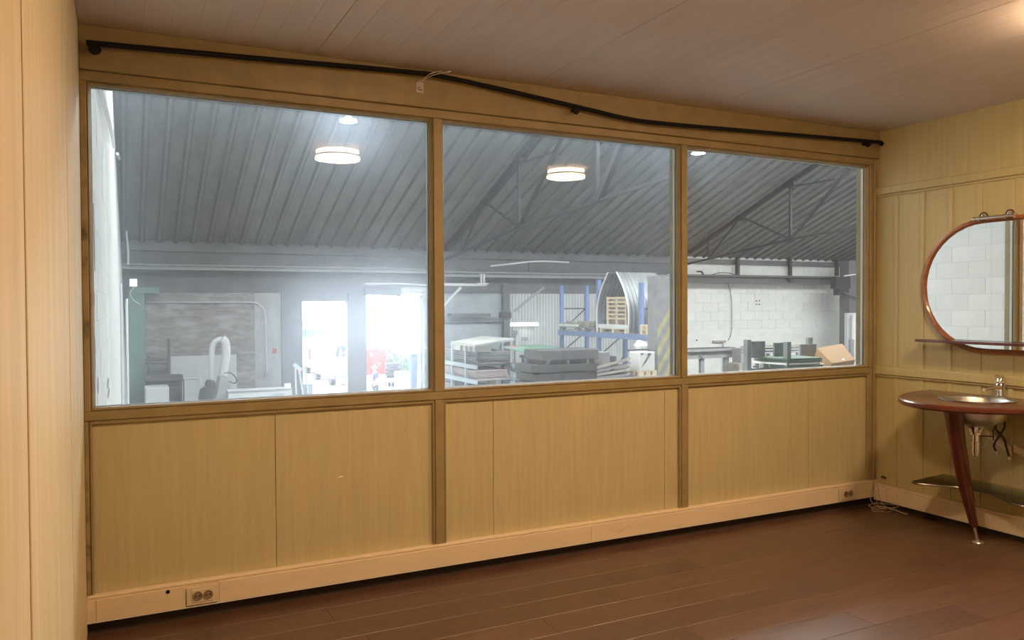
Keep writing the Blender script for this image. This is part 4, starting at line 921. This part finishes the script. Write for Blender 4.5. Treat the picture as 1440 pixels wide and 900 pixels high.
# striped column
b = pb(925, 388, 946, 600, 11.9, 0.42, FZ); t = cblock('striped_column', 'square column with yellow and grey diagonal hazard stripes', 'column', b)
MB().box(b[0], b[1], b[2], b[3], b[4], b[5]).build('shaft', M['midplate'], t)
w = b[3]-b[0]
for k in range(9):
    z = b[2]+0.3+k*0.46
    if z+w*1.6+0.2 > b[5]-0.2: break
    MB().prism([(b[0], b[1]-0.006, z), (b[3], b[1]-0.006, z+w*1.5), (b[3], b[1]-0.006, z+w*1.5+0.22), (b[0], b[1]-0.006, z+0.22)], (0, 0.0055, 0)).build('stripe', M['yellow'], t)
b = pb(948, 385, 956, 600, 19.0, 0.4, FZ); top('white_post', [b], M['white'], 'white pilaster right of the striped column', 'column')
# far wall fittings
b = pb(718, 454, 757, 458, YF-0.25, 0.1); t = cblock('tube_light', 'lit fluorescent tube on the far wall above the green sheets', 'lamp', b)
MB().box(b[0], b[1]+0.05, b[2], b[3], b[4], b[5]+0.02).build('batten', M['white_metal'], t); MB().tube([(b[0]+0.02, b[1]+0.0, b[2]+0.03), (b[3]-0.02, b[1]+0.0, b[2]+0.03)], 0.04, 8).build('tube', M['tube_lit'], t, smooth=True)
MB().box(b[3]-0.1, b[4], b[2], b[3]-0.05, YF-0.031, b[5]).box(b[0]+0.05, b[4], b[2], b[0]+0.1, YF-0.031, b[5]).build('bracket', M['white_metal'], t)
b = pb(721, 464, 728, 472, YF-0.12, 0.08); t = cblock('wall_fan', 'small round grey vent fan on the far wall under the tube light', 'fan', b)
MB().box(*b).build('case', M['machine'], t); MB().lathe([(0.075, 0.0), (0.075, 0.02), (0.05, 0.02), (0.05, 0.0)], ((b[0]+b[3])/2, b[1], (b[2]+b[5])/2), 14, (0, -1, 0)).build('rim', M['ink'], t)
MB().tube([((b[0]+b[3])/2, b[1]+0.06, b[2]), ((b[0]+b[3])/2, b[1]+0.06, -1.0)], 0.02, 6).build('stem', M['beam'], t)
top('notice_board', [pb(734, 474, 742, 479, YF-0.07, 0.035)], M['machine'], 'small framed notice on the far wall under the tube light', 'notice')
t = thing('wall_column', 'dark steel column with clamps between the blue grey wall and the cladding', 'column', at(712, 480, YF-0.2))
MB().box(*pb(709, 400, 717, 600, YF-0.25, 0.2, FZ)).build('shaft', M['beam'], t); MB().box(*pb(704, 439, 719, 447, YF-0.4, 0.14)).build('clamp', M['steelwork'], t)
top('wall_pipe', [pb(626, 453, 706, 454.5, YF-0.08, 0.06)], M['steelwork'], 'thin dark pipe across the blue grey far wall', 'pipe')
top('cable_tray', [pb(634, 441, 690, 446, YF-0.35, 0.3)], M['beam'], 'grey cable tray with cables on the blue grey far wall', 'tray')
MB().bar(at(723, 438, YF-0.4), at(765, 404, YF-0.4), 0.05, 0.08).build('wall_brace', M['beam_pale'], None, label='diagonal steel brace from the dark column to the roof beam', cat='brace')
MB().bar(at(622, 432, YF-0.7), at(648, 404, YF-0.7), 0.05, 0.08).build('wall_brace', M['white'], None, label='pale diagonal brace right of the first mullion', cat='brace')
top('air_pipe', [pb(612, 398.5, 684, 402, YF-0.7, 0.07)], M['white'], 'white air pipe with a valve right of the first mullion', 'pipe')
t = thing('pipe_valve', 'twin white pipe stubs with a valve at the end of the air pipe', 'valve', at(678, 396, YF-0.7))
for px in (676, 680): MB().box(*pb(px, 385, px+2, 398, YF-0.66, 0.05)).build('stub', M['white'], t)
MB().box(*pb(671, 398, 687, 400, YF-0.78, 0.07)).build('valve', M['white'], t)
MB().tube(smoothpath([at(*p, YF-0.9) for p in ((690, 374), (720, 371), (746, 368), (770, 367.5), (800, 369))], 4), 0.03, 6).build('roof_cable', M['white'], None, smooth=True, label='white cable slung under the roof above the tube light', cat='cable')
b = pb(744, 366, 748, 381, YF-0.86, 0.06); top('cable_hanger', [b], M['beam'], 'short hanger carrying the slung white cable', 'hanger')
c = at(841.5, 198, 12.0); d = at(841.5, 262, 12.0)
MB().tube([c, d], 0.022, 8).build('drop_pipe', M['white'], None, smooth=True, label='white vertical pipe hanging beside the truss in the middle pane', cat='pipe')

# ================================================================== BEHIND THE RIGHT PANE
Y3 = 7.5
t = thing('stacking_frame', 'grey green stacking frame holding dark green boards', 'rack', at(1095, 530, Y3))
for px, py in ((1051, 478), (1107, 481)): MB().box(*pb(px, py, px+5.5, 580, Y3-0.5, 0.1, FZ)).build('post', M['greypaint'], t)
for px, py, px1, py1, dy in ((1057, 480, 1076, 503, 0.06), (1089, 482, 1106.5, 505, 0.06), (1126, 484, 1148, 508, 0.55)): MB().box(*pb(px, py, px1, py1, Y3+dy, 0.04)).build('side_plate', M['greypaint'], t)
MB().box(*pb(1137, 475, 1143, 484, Y3+0.9, 0.08, -1.0)).build('post', M['greypaint'], t)
MB().box(*pb(1056, 517, 1108, 520, Y3, 0.08)).build('cross_beam', M['greypaint'], t)
MB().box(*pb(1048, 510, 1051, 580, Y3+0.9, 0.08, FZ)).build('post', M['greypaint'], t)
P4 = [atz(px, py, 0.38) for px, py in ((1060, 504), (1108, 507), (1156, 505.5), (1115, 501.5))]
bp = thing('board_stack', 'dark green boards stacked in the stacking frame', 'boards', (P4[0]+P4[2])/2)
for k in range(5):
    MB().prism([p+Vector((0.03*(k % 2), 0.02*(k % 3), -0.045*k)) for p in P4], (0, 0, 0.035)).build('board', M['greenboard' if k in (0, 1, 3) else 'white' if k == 2 else 'darkplate'], bp)
MB().box(min(p.x for p in P4)+0.1, min(p.y for p in P4)+0.2, FZ, max(p.x for p in P4)-0.2, max(p.y for p in P4)-0.2, 0.195).build('bearer', M['darkplate'], bp)
for a, b_ in ((1068, 1074), (1082, 1086), (1099, 1104)): MB().box(*pb(a, 511 if a < 1090 else 513, b_, 517 if a < 1090 else 515.5, Y3-0.12, 0.01)).build('paper_tag', M['white'], bp)
t = thing('plank_pile', 'pale broken planks on the edge of the board stack right of the frame', 'planks', at(1140, 515, Y3))
for a, b_, c_, d_ in ((1117, 514, 1140, 518), (1138, 512, 1160, 517), (1115, 517, 1122, 522)): MB().box(*pb(a, b_, c_, d_, Y3-0.15, 0.12)).build('plank', M['wood'], t)
# cardboard box, tilted
t = thing('cardboard_box', 'tilted brown cardboard box right of the stacking frame', 'box', at(1177, 515, Y3))
A = at(1149, 489, Y3+0.2); B = at(1184.5, 483, Y3+0.35); Cc = at(1203, 506, Y3-0.15); D = at(1170, 511, Y3-0.3)
nrm = (B-A).cross(D-A).normalized(); nrm = nrm if nrm.y > 0 else -nrm
dn = nrm*0.5+Vector((0, 0, -0.25))
MB().prism([A, B, Cc, D], dn).build('carton', M['card'], t, bevel=0.006)
off = -nrm*0.004
MB().prism([p+off for p in (D+(Cc-D)*0.50+(A-D)*0.10, D+(Cc-D)*0.58+(A-D)*0.08, D+(Cc-D)*0.60+(A-D)*0.20, D+(Cc-D)*0.52+(A-D)*0.22)], nrm*0.003).build('label_patch', M['white'], t)
MB().prism([p+off*0.9 for p in (A+(B-A)*0.02+(D-A)*0.46, B+(A-B)*0.02+(Cc-B)*0.46, B+(A-B)*0.02+(Cc-B)*0.52, A+(B-A)*0.02+(D-A)*0.52)], nrm*0.002).build('tape', M['card'], t)
b = pb(1152, 510, 1204, 560, Y3-0.0, 0.7, FZ); top('grey_crate', [(b[0], b[1]+0.2, b[2], b[3], b[4]+0.3, b[5])], M['oldwood'], 'dark grey crate under the tilted cardboard box', 'crate')
# bench along the white wall
YB3 = 19.1
t = thing('long_bench', 'long grey steel bench along the white block wall', 'bench', at(1000, 520, YB3))
MB().box(*pb(960, 491, 1034, 494, YB3-0.1, 0.8)).build('top', M['beam_pale'], t); MB().box(*pb(960, 494, 1034, 504, YB3+0.1, 0.1)).build('apron', M['machine'], t)
for px in (985.5, 1020): MB().box(*pb(px, 494, px+5, 600, YB3+0.2, 0.12, FZ)).build('leg', M['machine'], t)
MB().bar(at(984, 497, YB3+0.05), at(989, 504, YB3+0.05), 0.03, 0.04).build('brace', M['machine'], t)
MB().box(*pb(1034, 492, 1056, 496, YB3+0.1, 0.3)).build('extension', M['machine'], t)
b = pb(1022, 488.2, 1035, 491, YB3+0.1, 0.3); MB().box(*b).build('steel_bar', M['oldwood'], None, bevel=0.01, label='short brown bar lying on the right end of the long bench', cat='bar')
b = pb(962, 489, 1020, 491, YB3+0.2, 0.2); MB().box(*b).build('steel_bar', M['beam'], None, label='long grey bar lying along the bench top', cat='bar')
b = pb(1042, 490, 1052, 600, YB3-0.6, 0.5, FZ); t = cblock('machine_cabinet', 'grey machine cabinet between the bench and the stacking frame', 'machine', b)
MB().box(*b).build('body', M['machine'], t, bevel=0.03); q = pb(1039, 511, 1056, 600, YB3-0.9, 0.7, FZ); MB().box(*q).build('base', M['oldwood'], t, bevel=0.03)
t = thing('pipe_shelf', 'grey steel profiles on a rack behind the stacking frame', 'rack', at(1100, 490, 16.0))
for py in (486.5, 490.5, 494.5): MB().box(*pb(1056, py, 1128, py+2.2, 16.0, 0.5)).build('profile', M['oldwood' if py < 490 else 'machine'], t)
for px in (1080, 1122): MB().box(*pb(px, 487, px+3, 600, 16.6, 0.1, FZ)).build('post', M['machine'], t)
p = [at(*q, YF-0.1) for q in ((1010, 480), (1024, 479), (1028, 470), (1029, 455), (1029, 430), (1028, 415), (1026, 407), (1024, 399))]
t = thing('wall_conduit', 'thin curved conduit running down the white block wall to a socket bar', 'conduit', p[0])
MB().tube(smoothpath(p[1:], 4), 0.022, 6).build('pipe', M['beam_pale'], t, smooth=True)
MB().tube(smoothpath([at(*q, YF-0.2) for q in ((1028, 413), (1031, 403), (1040, 391), (1049, 384))], 4), 0.028, 6).build('cable', M['white'], t, smooth=True)
MB().box(*pb(1003, 479, 1021, 481.5, YF-0.12, 0.06)).build('socket_bar', M['oldwood'], t)
MB().tube([at(1016.5, 482, YF-0.1), at(1016.5, 560, YF-0.1)], 0.025, 6).build('drop_pipe', M['beam_pale'], t)
for px, py, lb in ((1064, 423, 'upper left'), (1068, 423, 'upper right'), (1064, 428, 'lower left'), (1068, 428, 'lower right')):
    MB().box(*pb(px-0.9, py-0.9, px+0.9, py+0.9, YF-0.045, 0.012)).build('wall_plug', M['ink'], None, label=lb+' of four dark plug holes in the white block wall', cat='hole')
top('wall_plug', [pb(979, 477.5, 981, 479.5, YF-0.045, 0.012)], M['ink'], 'single dark plug hole in the white block wall above the bench', 'hole')
MB().tube(smoothpath([at(*q, YF-0.7) for q in ((980, 382), (986, 382), (989, 386))], 3), 0.035, 6).build('beam_hook', M['steelwork'], None, smooth=True, label='dark hook on the left end of the dark beam', cat='hook')
MB().tube(smoothpath([at(*q, YF-0.62) for q in ((1002, 386), (1012, 383.5), (1025, 384), (1034, 387))], 3), 0.015, 6).build('beam_cable', M['steelwork'], None, smooth=True, label='thin dark cable arching over the dark beam', cat='cable')
t = thing('beam_bracket', 'dark triangular bracket under the middle of the dark beam', 'bracket', at(1110, 393, YF-0.6))
MB().prism([at(1107, 391, YF-0.6), at(1124, 391, YF-0.6), at(1114, 393, YF-0.6), at(1111, 397, YF-0.6), at(1108, 396, YF-0.6)], (0, -0.1, 0)).build('plate', M['steelwork'], t)
# steel column at the right end of the pane, downpipe
b = pb(1194, 375, 1216, 440, YF-1.6, 0.5); t = cblock('crane_column', 'dark steel column head with a stepped bracket at the right edge of the right pane', 'column', b)
MB().box(b[0], b[1], FZ, b[3], b[4], EAVE-0.1).build('shaft', M['darkwall'], t)
MB().box(*pb(1176, 389, 1196, 406, YF-1.7, 0.3)).build('bracket', M['steelwork'], t); MB().box(*pb(1180, 406, 1190, 415, YF-1.7, 0.3)).build('bracket', M['steelwork'], t)
MB().bar(at(1186, 411, YF-1.75), at(1214, 420, YF-1.75), 0.06, 0.06).build('stay', M['beam'], t); MB().bar(at(1187, 388, YF-1.75), at(1216, 384, YF-1.75), 0.05, 0.05).build('stay', M['white'], t)
b = pb(1191, 440, 1216, 600, YF-1.75, 0.14, FZ); top('pale_casing', [b], M['cladding'], 'pale sheet casing around the foot of the dark column', 'casing')
p = at(1200, 443, YF-1.9); MB().tube([(p.x, p.y, p.z), (p.x, p.y, FZ)], 0.085, 12).build('downpipe', M['white'], None, smooth=True, label='white downpipe in front of the pale casing', cat='pipe')
p = at(1187.5, 415, YF-0.3); MB().tube([(p.x, p.y, p.z), (p.x, p.y, FZ)], 0.035, 8).build('conduit', M['machine_pale'], None, smooth=True, label='grey conduit at the right end of the white block wall', cat='conduit')
b = pb(1196, 478, 1201, 520, YF-2.1, 0.1, FZ); top('switch_post', [b], M['machine'], 'grey switch post in front of the white downpipe', 'post')

# ================================================================== THE YARD OUTSIDE
yd = struct('ground_yard')
MB().box(-25, YF+0.4, FZ-0.1, 45, 90, FZ-0.02).build('paving', M['asphalt'], yd)
def ybox(px0, py0, px1, py1, Y, d, zb=FZ-0.02): return pb(px0, py0, px1, py1, Y, d, zb)
# white van seen from the rear
b = ybox(434, 479, 468, 560, 36.0, 4.6, FZ+0.35); t = cblock('white_van', 'white van parked outside the left gate opening', 'van', (b[0], b[1], FZ-0.02, b[3], b[4], b[5]))
w = b[3]-b[0]
rings = []
for y_, s, zt in ((b[1], 0.94, 0.97), (b[1]+0.2, 1.0, 1.0), (b[4]-1.4, 1.0, 1.0), (b[4]-0.9, 0.96, 0.62), (b[4], 0.9, 0.52)):
    cx = (b[0]+b[3])/2; hz_ = b[2]+(b[5]-b[2])*zt
    rings.append([Vector((cx-w/2*s, y_, b[2])), Vector((cx+w/2*s, y_, b[2])), Vector((cx+w/2*s, y_, b[2]+(hz_-b[2])*0.5)), Vector((cx+w/2*s*0.92, y_, hz_-0.05)), Vector((cx+w/2*s*0.8, y_, hz_)), Vector((cx-w/2*s*0.8, y_, hz_)), Vector((cx-w/2*s*0.92, y_, hz_-0.05)), Vector((cx-w/2*s, y_, b[2]+(hz_-b[2])*0.5))])
MB().loft(rings).build('body', M['vanwhite'], t, smooth=True, bevel=0.02)
for px in (b[0]-0.01, b[3]+0.01-0.16): MB().box(px, b[1]-0.02, b[2]+0.35, px+0.16, b[1]+0.1, b[2]+0.95).build('tail_light', M['taillight'], t)
MB().box(b[0]+0.08, b[1]-0.06, b[2]-0.05, b[3]-0.08, b[1]+0.1, b[2]+0.18).build('bumper', M['darkmachine'], t)
MB().box(b[0]+0.35, b[1]-0.012, b[2]+0.95, b[3]-0.2, b[1]+0.06, b[2]+1.0).build('door_handle', M['darkmachine'], t)
for x in (b[0]+0.12, b[3]-0.12):
    for y_ in (b[1]+0.9, b[4]-0.9): MB().lathe([(0.0, -0.1), (0.33, -0.1), (0.33, 0.1), (0.0, 0.1)], (x, y_, FZ+0.31), 18, (1, 0, 0)).build('wheel', M['tyre'], t, smooth=True)
# second van with a dark rear window
b = ybox(469, 481, 501, 560, 29.5, 4.4, FZ+0.3); t = cblock('dark_window_van', 'van with a large dark rear window outside the left gate, right of the white van', 'van', (b[0], b[1], FZ-0.02, b[3], b[4], b[5]))
MB().loft([[Vector((cx_, y_, z_)) for cx_, z_ in ((b[0], b[2]), (b[3], b[2]), (b[3], b[2]+1.0), (b[3]-0.15, b[2]+(b[5]-b[2])*zt), (b[0]+0.15, b[2]+(b[5]-b[2])*zt), (b[0], b[2]+1.0))] for y_, zt in ((b[1], 0.96), (b[1]+0.3, 1.0), (b[4]-1.3, 1.0), (b[4]-0.7, 0.6), (b[4], 0.5))]).build('body', M['vanwhite'], t, bevel=0.03)
MB().prism([(b[0]+0.06, b[1]-0.01, b[2]+0.95), (b[3]-0.06, b[1]-0.01, b[2]+0.95), (b[3]-0.18, b[1]-0.01, b[5]-0.14), (b[0]+0.18, b[1]-0.01, b[5]-0.14)], (0, 0.03, 0)).build('rear_window', M['carglass'], t)
MB().box(b[0], b[1]-0.05, b[2], b[3], b[1]+0.05, b[2]+0.2).build('bumper', M['darkmachine'], t)
for x in (b[0]+0.12, b[3]-0.12):
    for y_ in (b[1]+0.8, b[4]-0.8): MB().lathe([(0.0, -0.1), (0.31, -0.1), (0.31, 0.1), (0.0, 0.1)], (x, y_, FZ+0.29), 18, (1, 0, 0)).build('wheel', M['tyre'], t, smooth=True)
t = thing('ladder', 'pale ladder leaning outside the left gate opening', 'ladder', at(483, 560, 24.0))
l0, l1 = at(479, 492, 24.3), at(489, 490, 24.3); m0, m1 = at(474, 575, 23.6), at(488, 575, 23.6)
for p, q in ((l0, m0), (l1, m1)): MB().bar(p, q, 0.06, 0.06).build('rail', M['white'], t)
for k in range(8):
    f_ = 0.06+0.12*k; MB().bar(l0+(m0-l0)*f_, l1+(m1-l1)*f_, 0.035, 0.035).build('rung', M['white'], t)
# red lorry with stars
b = ybox(503, 491, 543, 534, 34.5, 5.0, None); t = cblock('red_lorry', 'red tarpaulin lorry rear with pale stars outside the right gate opening', 'lorry', (b[0], b[1], FZ-0.02, b[3], b[4], b[5]))
MB().box(b[0], b[1], b[2], b[3], b[4], b[5]).build('box_body', M['truckred'], t, bevel=0.03)
MB().box(b[0]-0.02, b[1]+0.05, b[5]+0.002, b[3]+0.02, b[4], b[5]+0.32).build('roof_box', M['vanwhite'], t, bevel=0.03)
def star(cx, cz, r, y_):
    pts_ = [(cx+(r if k % 2 == 0 else r*0.42)*math.sin(k*PI/5+0.2), y_, cz+(r if k % 2 == 0 else r*0.42)*math.cos(k*PI/5+0.2)) for k in range(10)]
    MB().prism(pts_, (0, 0.008, 0)).build('star', M['staryellow'], t)
for px, py, r in ((522.5, 499, 0.075), (533, 511.5, 0.065)):
    p = at(px, py, b[1]-0.012); star(p.x, p.z, r*1.2, b[1]-0.012)
MB().box(b[0]+0.1, b[1]+0.1, FZ+0.25, b[3]-0.1, b[4], b[2]).build('chassis', M['darkmachine'], t)
for x in (b[0]+0.2, b[3]-0.2):
    for y_ in (b[1]+0.8, b[4]-0.8): MB().lathe([(0.0, -0.12), (0.36, -0.12), (0.36, 0.12), (0.0, 0.12)], (x, y_, FZ+0.34), 18, (1, 0, 0)).build('wheel', M['tyre'], t, smooth=True)
# wheelie bin, cabinet, low wall, trestle
b = ybox(578, 497, 588, 560, 27.0, 0.5); t = cblock('wheelie_bin', 'dark blue wheelie bin outside near the right gate jamb', 'bin', b)
MB().loft([[Vector((b[0]+i*(b[3]-b[0])+(i*2-1)*s, y_, z_)) for i, y_ in ((0, b[1]), (1, b[1]), (1, b[4]), (0, b[4]))] for s, z_ in ((-0.05, b[2]+0.05), (0.0, b[5]-0.1))]).build('body', M['binblue'], t, bevel=0.01)
MB().box(b[0]-0.04, b[1]-0.05, b[5]-0.1, b[3]+0.03, b[4]+0.03, b[5]).build('lid', M['binblue'], t, bevel=0.02)
MB().lathe([(0.0, -0.03), (0.1, -0.03), (0.1, 0.03), (0.0, 0.03)], (b[3]+0.0, b[4]-0.05, b[2]+0.1), 14, (1, 0, 0)).build('wheel', M['tyre'], t)
b = ybox(560, 523, 577, 570, 24.5, 0.5); t = cblock('white_cabinet', 'white cabinet standing outside in front of the shrubs', 'cabinet', b)
MB().box(*b).build('body', M['vanwhite'], t, bevel=0.02); MB().box((b[0]+b[3])/2-0.005, b[1]-0.008, b[2]+0.1, (b[0]+b[3])/2+0.005, b[1]+0.001, b[5]-0.05).build('door_gap', M['ink'], t)
b = ybox(543, 534, 560, 548, 27.5, 0.8); t = cblock('steel_trestle', 'blue grey trestle table behind the standing person', 'table', b)
MB().box(b[0], b[1], b[5]-0.1, b[3], b[4], b[5]).build('top', M['bluegrey'], t)
for x in (b[0]+0.05, b[3]-0.1):
    for y_ in (b[1]+0.05, b[4]-0.1): MB().box(x, y_, b[2], x+0.06, y_+0.06, b[5]-0.1).build('leg', M['bluegrey'], t)
t = thing('tyre_stack', 'stack of dark tyres beside the red lorry', 'tyres', at(551, 555, 28.5))
c = at(552, 540, 28.5)
for k in range(5): MB().tube([(c.x+0.02*(k % 2)+0.24*math.cos(a), c.y+0.24*math.sin(a), FZ+0.10+k*0.2) for a in [2*PI*j/16 for j in range(16)]], 0.1, 8, closed=True).build('tyre', M['tyre'], t, smooth=True)
# shrubs
def shrub(px, py, Y, r, label, n=420):
    c = at(px, py, Y); t = thing('shrub', label, 'shrub', (c.x, c.y, FZ-0.02), 'shrubs behind the yard')
    rr_ = random.Random(int(px)); mb = MB()
    for k in range(n):
        u = Vector((rr_.gauss(0, 1), rr_.gauss(0, 1), rr_.gauss(0, 1))).normalized(); p = Vector((c.x, c.y, c.z))+Vector((u.x*r, u.y*r, u.z*r*0.9))*rr_.uniform(0.6, 1.05)
        a = Vector((rr_.gauss(0, 1), rr_.gauss(0, 1), rr_.gauss(0, 1))).normalized()*0.07; b2 = a.cross(u).normalized()*0.04
        mb.add([p-a, p+b2, p+a, p-b2], [(0, 1, 2, 3)])
    o = mb.build('foliage', M['leaf'], t); o['kind'] = 'stuff'
    MB().tube([(c.x, c.y, FZ-0.02), (c.x, c.y, c.z-r*0.2)], 0.05, 6).build('stem', M['bark'], t)
shrub(551, 502, 36.0, 0.55, 'pale green shrub just right of the red lorry'); shrub(563, 508, 35.0, 0.6, 'pale green shrub above the white cabinet'); shrub(574, 511, 34.0, 0.5, 'pale green shrub left of the wheelie bin')
# building across the yard
b = ybox(395, 440, 620, 560, 60.0, 8.0); t = cblock('factory_building', 'pale building with a band of windows across the yard', 'building', b)
b = (b[0], b[1], b[2], b[3], b[4], at(440, 455, 60).z); MB().box(*b).build('wall', M['facade'], t)
for a, c_ in ((421, 429), (430, 443), (445.5, 453)):
    q = pb(a, 462, c_, 474, 59.9, 0.12); wf_ = MB().box(q[0]-0.06, q[1]-0.03, q[2]-0.06, q[3]+0.06, q[4]-0.02, q[5]+0.06).build('window', M['facade'], t); MB().box(q[0], q[1]-0.05, q[2], q[3], q[1]-0.031, q[5]).build('pane', M['facadeglass'], wf_)
# person
pe = thing('person', 'person with grey hair in a violet shirt standing outside the right gate, hands forward', 'person', (0, 0, 0))
hc = at(528, 519, 22.9); px_, py_ = hc.x, hc.y; pe.location = (px_, py_, FZ-0.02); ORI[pe.name] = Vector((px_, py_, FZ-0.02))
H_ = (hc.z+0.13)-(FZ-0.02)
def skin(name, V, E_, R, m_, sub=2):
    me = bpy.data.meshes.new(name); me.from_pydata([(a*H_, b_*H_, c_*H_) for a, b_, c_ in V], E_, []); me.update()
    o = bpy.data.objects.new(name, me); COL.objects.link(o); o.parent = pe
    md = o.modifiers.new('skin', 'SKIN'); md.use_smooth_shade = True
    for i, sv in enumerate(me.skin_vertices[0].data): sv.radius = (R[i]*H_, R[i]*H_); sv.use_root = (i == 0)
    s = o.modifiers.new('sub', 'SUBSURF'); s.levels = sub; s.render_levels = sub; me.materials.append(m_); return o
# facing -x; arms bent forward holding a small tool
V = [(0, 0, .52), (0, 0, .62), (-.005, 0, .72), (-.01, 0, .80), (-.015, 0, .845), (-.03, 0, .88), (-.037, 0, .925), (-.03, 0, .965)]
E_ = [(i, i+1) for i in range(7)]; R = [.075, .07, .085, .06, .032, .04, .052, .035]
for s in (-1, 1):
    k = len(V); V += [(0, s*.10, .79), (.005, s*.125, .62), (-.10, s*.10, .58), (-.135, s*.085, .585)]; E_ += [(3, k), (k, k+1), (k+1, k+2), (k+2, k+3)]; R += [.038, .028, .02, .02]
    for f in range(5):
        q = len(V); dy = (f-2)*0.008*s; ln = (.03, .045, .05, .047, .038)[f]
        if f == 0: V += [(-.145, s*.085-s*.018, .595), (-.165, s*.085-s*.020, .60)]
        else: V += [(-.14-ln*.5, s*.085+dy, .585), (-.14-ln, s*.085+dy, .572)]
        E_ += [(k+3, q), (q, q+1)]; R += [.006, .005]
    k = len(V); V += [(.0, s*.055, .47), (-.01*s, s*.06, .27), (.005*s+.01, s*.06, .05), (-.06, s*.065, .02)]; E_ += [(0, k), (k, k+1), (k+1, k+2), (k+2, k+3)]; R += [.058, .038, .024, .02]
skin('body', V, E_, R, M['skin'])
V = [(0, 0, .50), (0, 0, .62), (-.005, 0, .72), (-.01, 0, .80), (-.012, 0, .83)]; E_ = [(0, 1), (1, 2), (2, 3), (3, 4)]; R = [.084, .082, .096, .072, .042]
for s in (-1, 1):
    k = len(V); V += [(0, s*.10, .795), (.004, s*.122, .67)]; E_ += [(3, k), (k, k+1)]; R += [.046, .038]
skin('shirt', V, E_, R, M['shirt'])
V = [(0, 0, .515)]; E_ = []; R = [.084]
for s in (-1, 1):
    k = len(V); V += [(.0, s*.055, .46), (-.01*s, s*.06, .27), (.005*s+.01, s*.06, .045)]; E_ += [(0, k), (k, k+1), (k+1, k+2)]; R += [.066, .046, .036]
skin('trousers', V, E_, R, M['jeans'])
skin('hair', [(-.012, 0, .95), (.0, 0, .925), (-.03, 0, .972)], [(0, 1), (0, 2)], [.05, .042, .038], M['hair'])
for s in (-1, 1): MB().box(px_-0.095*H_, py_+s*.065*H_-0.045, FZ-0.02, px_+0.035*H_, py_+s*.065*H_+0.045, FZ+0.055).build('shoe', M['ink'], pe, bevel=0.02)
fb = MB()
fb.add([Vector((px_-.086*H_, py_-.008*H_, FZ+.925*H_)), Vector((px_-.086*H_, py_+.008*H_, FZ+.925*H_)), Vector((px_-.102*H_, py_, FZ+.914*H_)), Vector((px_-.086*H_, py_, FZ+.942*H_)), Vector((px_-.084*H_, py_, FZ+.912*H_))], [(0, 2, 3), (1, 3, 2), (0, 4, 2), (1, 2, 4)]).build('nose', M['skin'], pe)
for s in (-1, 1):
    MB().lathe([(0, .004), (.006, .003), (.008, 0), (0, -.004)], (px_-.086*H_, py_+s*.02*H_, FZ+.938*H_), 8, (-1, 0, 0)).build('eye', M['ink'], pe)
    MB().lathe([(0, .012), (.016, .008), (.02, 0), (0, -.006)], (px_-.030*H_, py_+s*.052*H_, FZ+.928*H_), 10, (0, s, 0)).build('ear', M['skin'], pe, smooth=True)
MB().box(px_-.087*H_, py_-.014*H_, FZ+.900*H_, px_-.080*H_, py_+.014*H_, FZ+.904*H_).build('mouth', M['redsign'], pe)
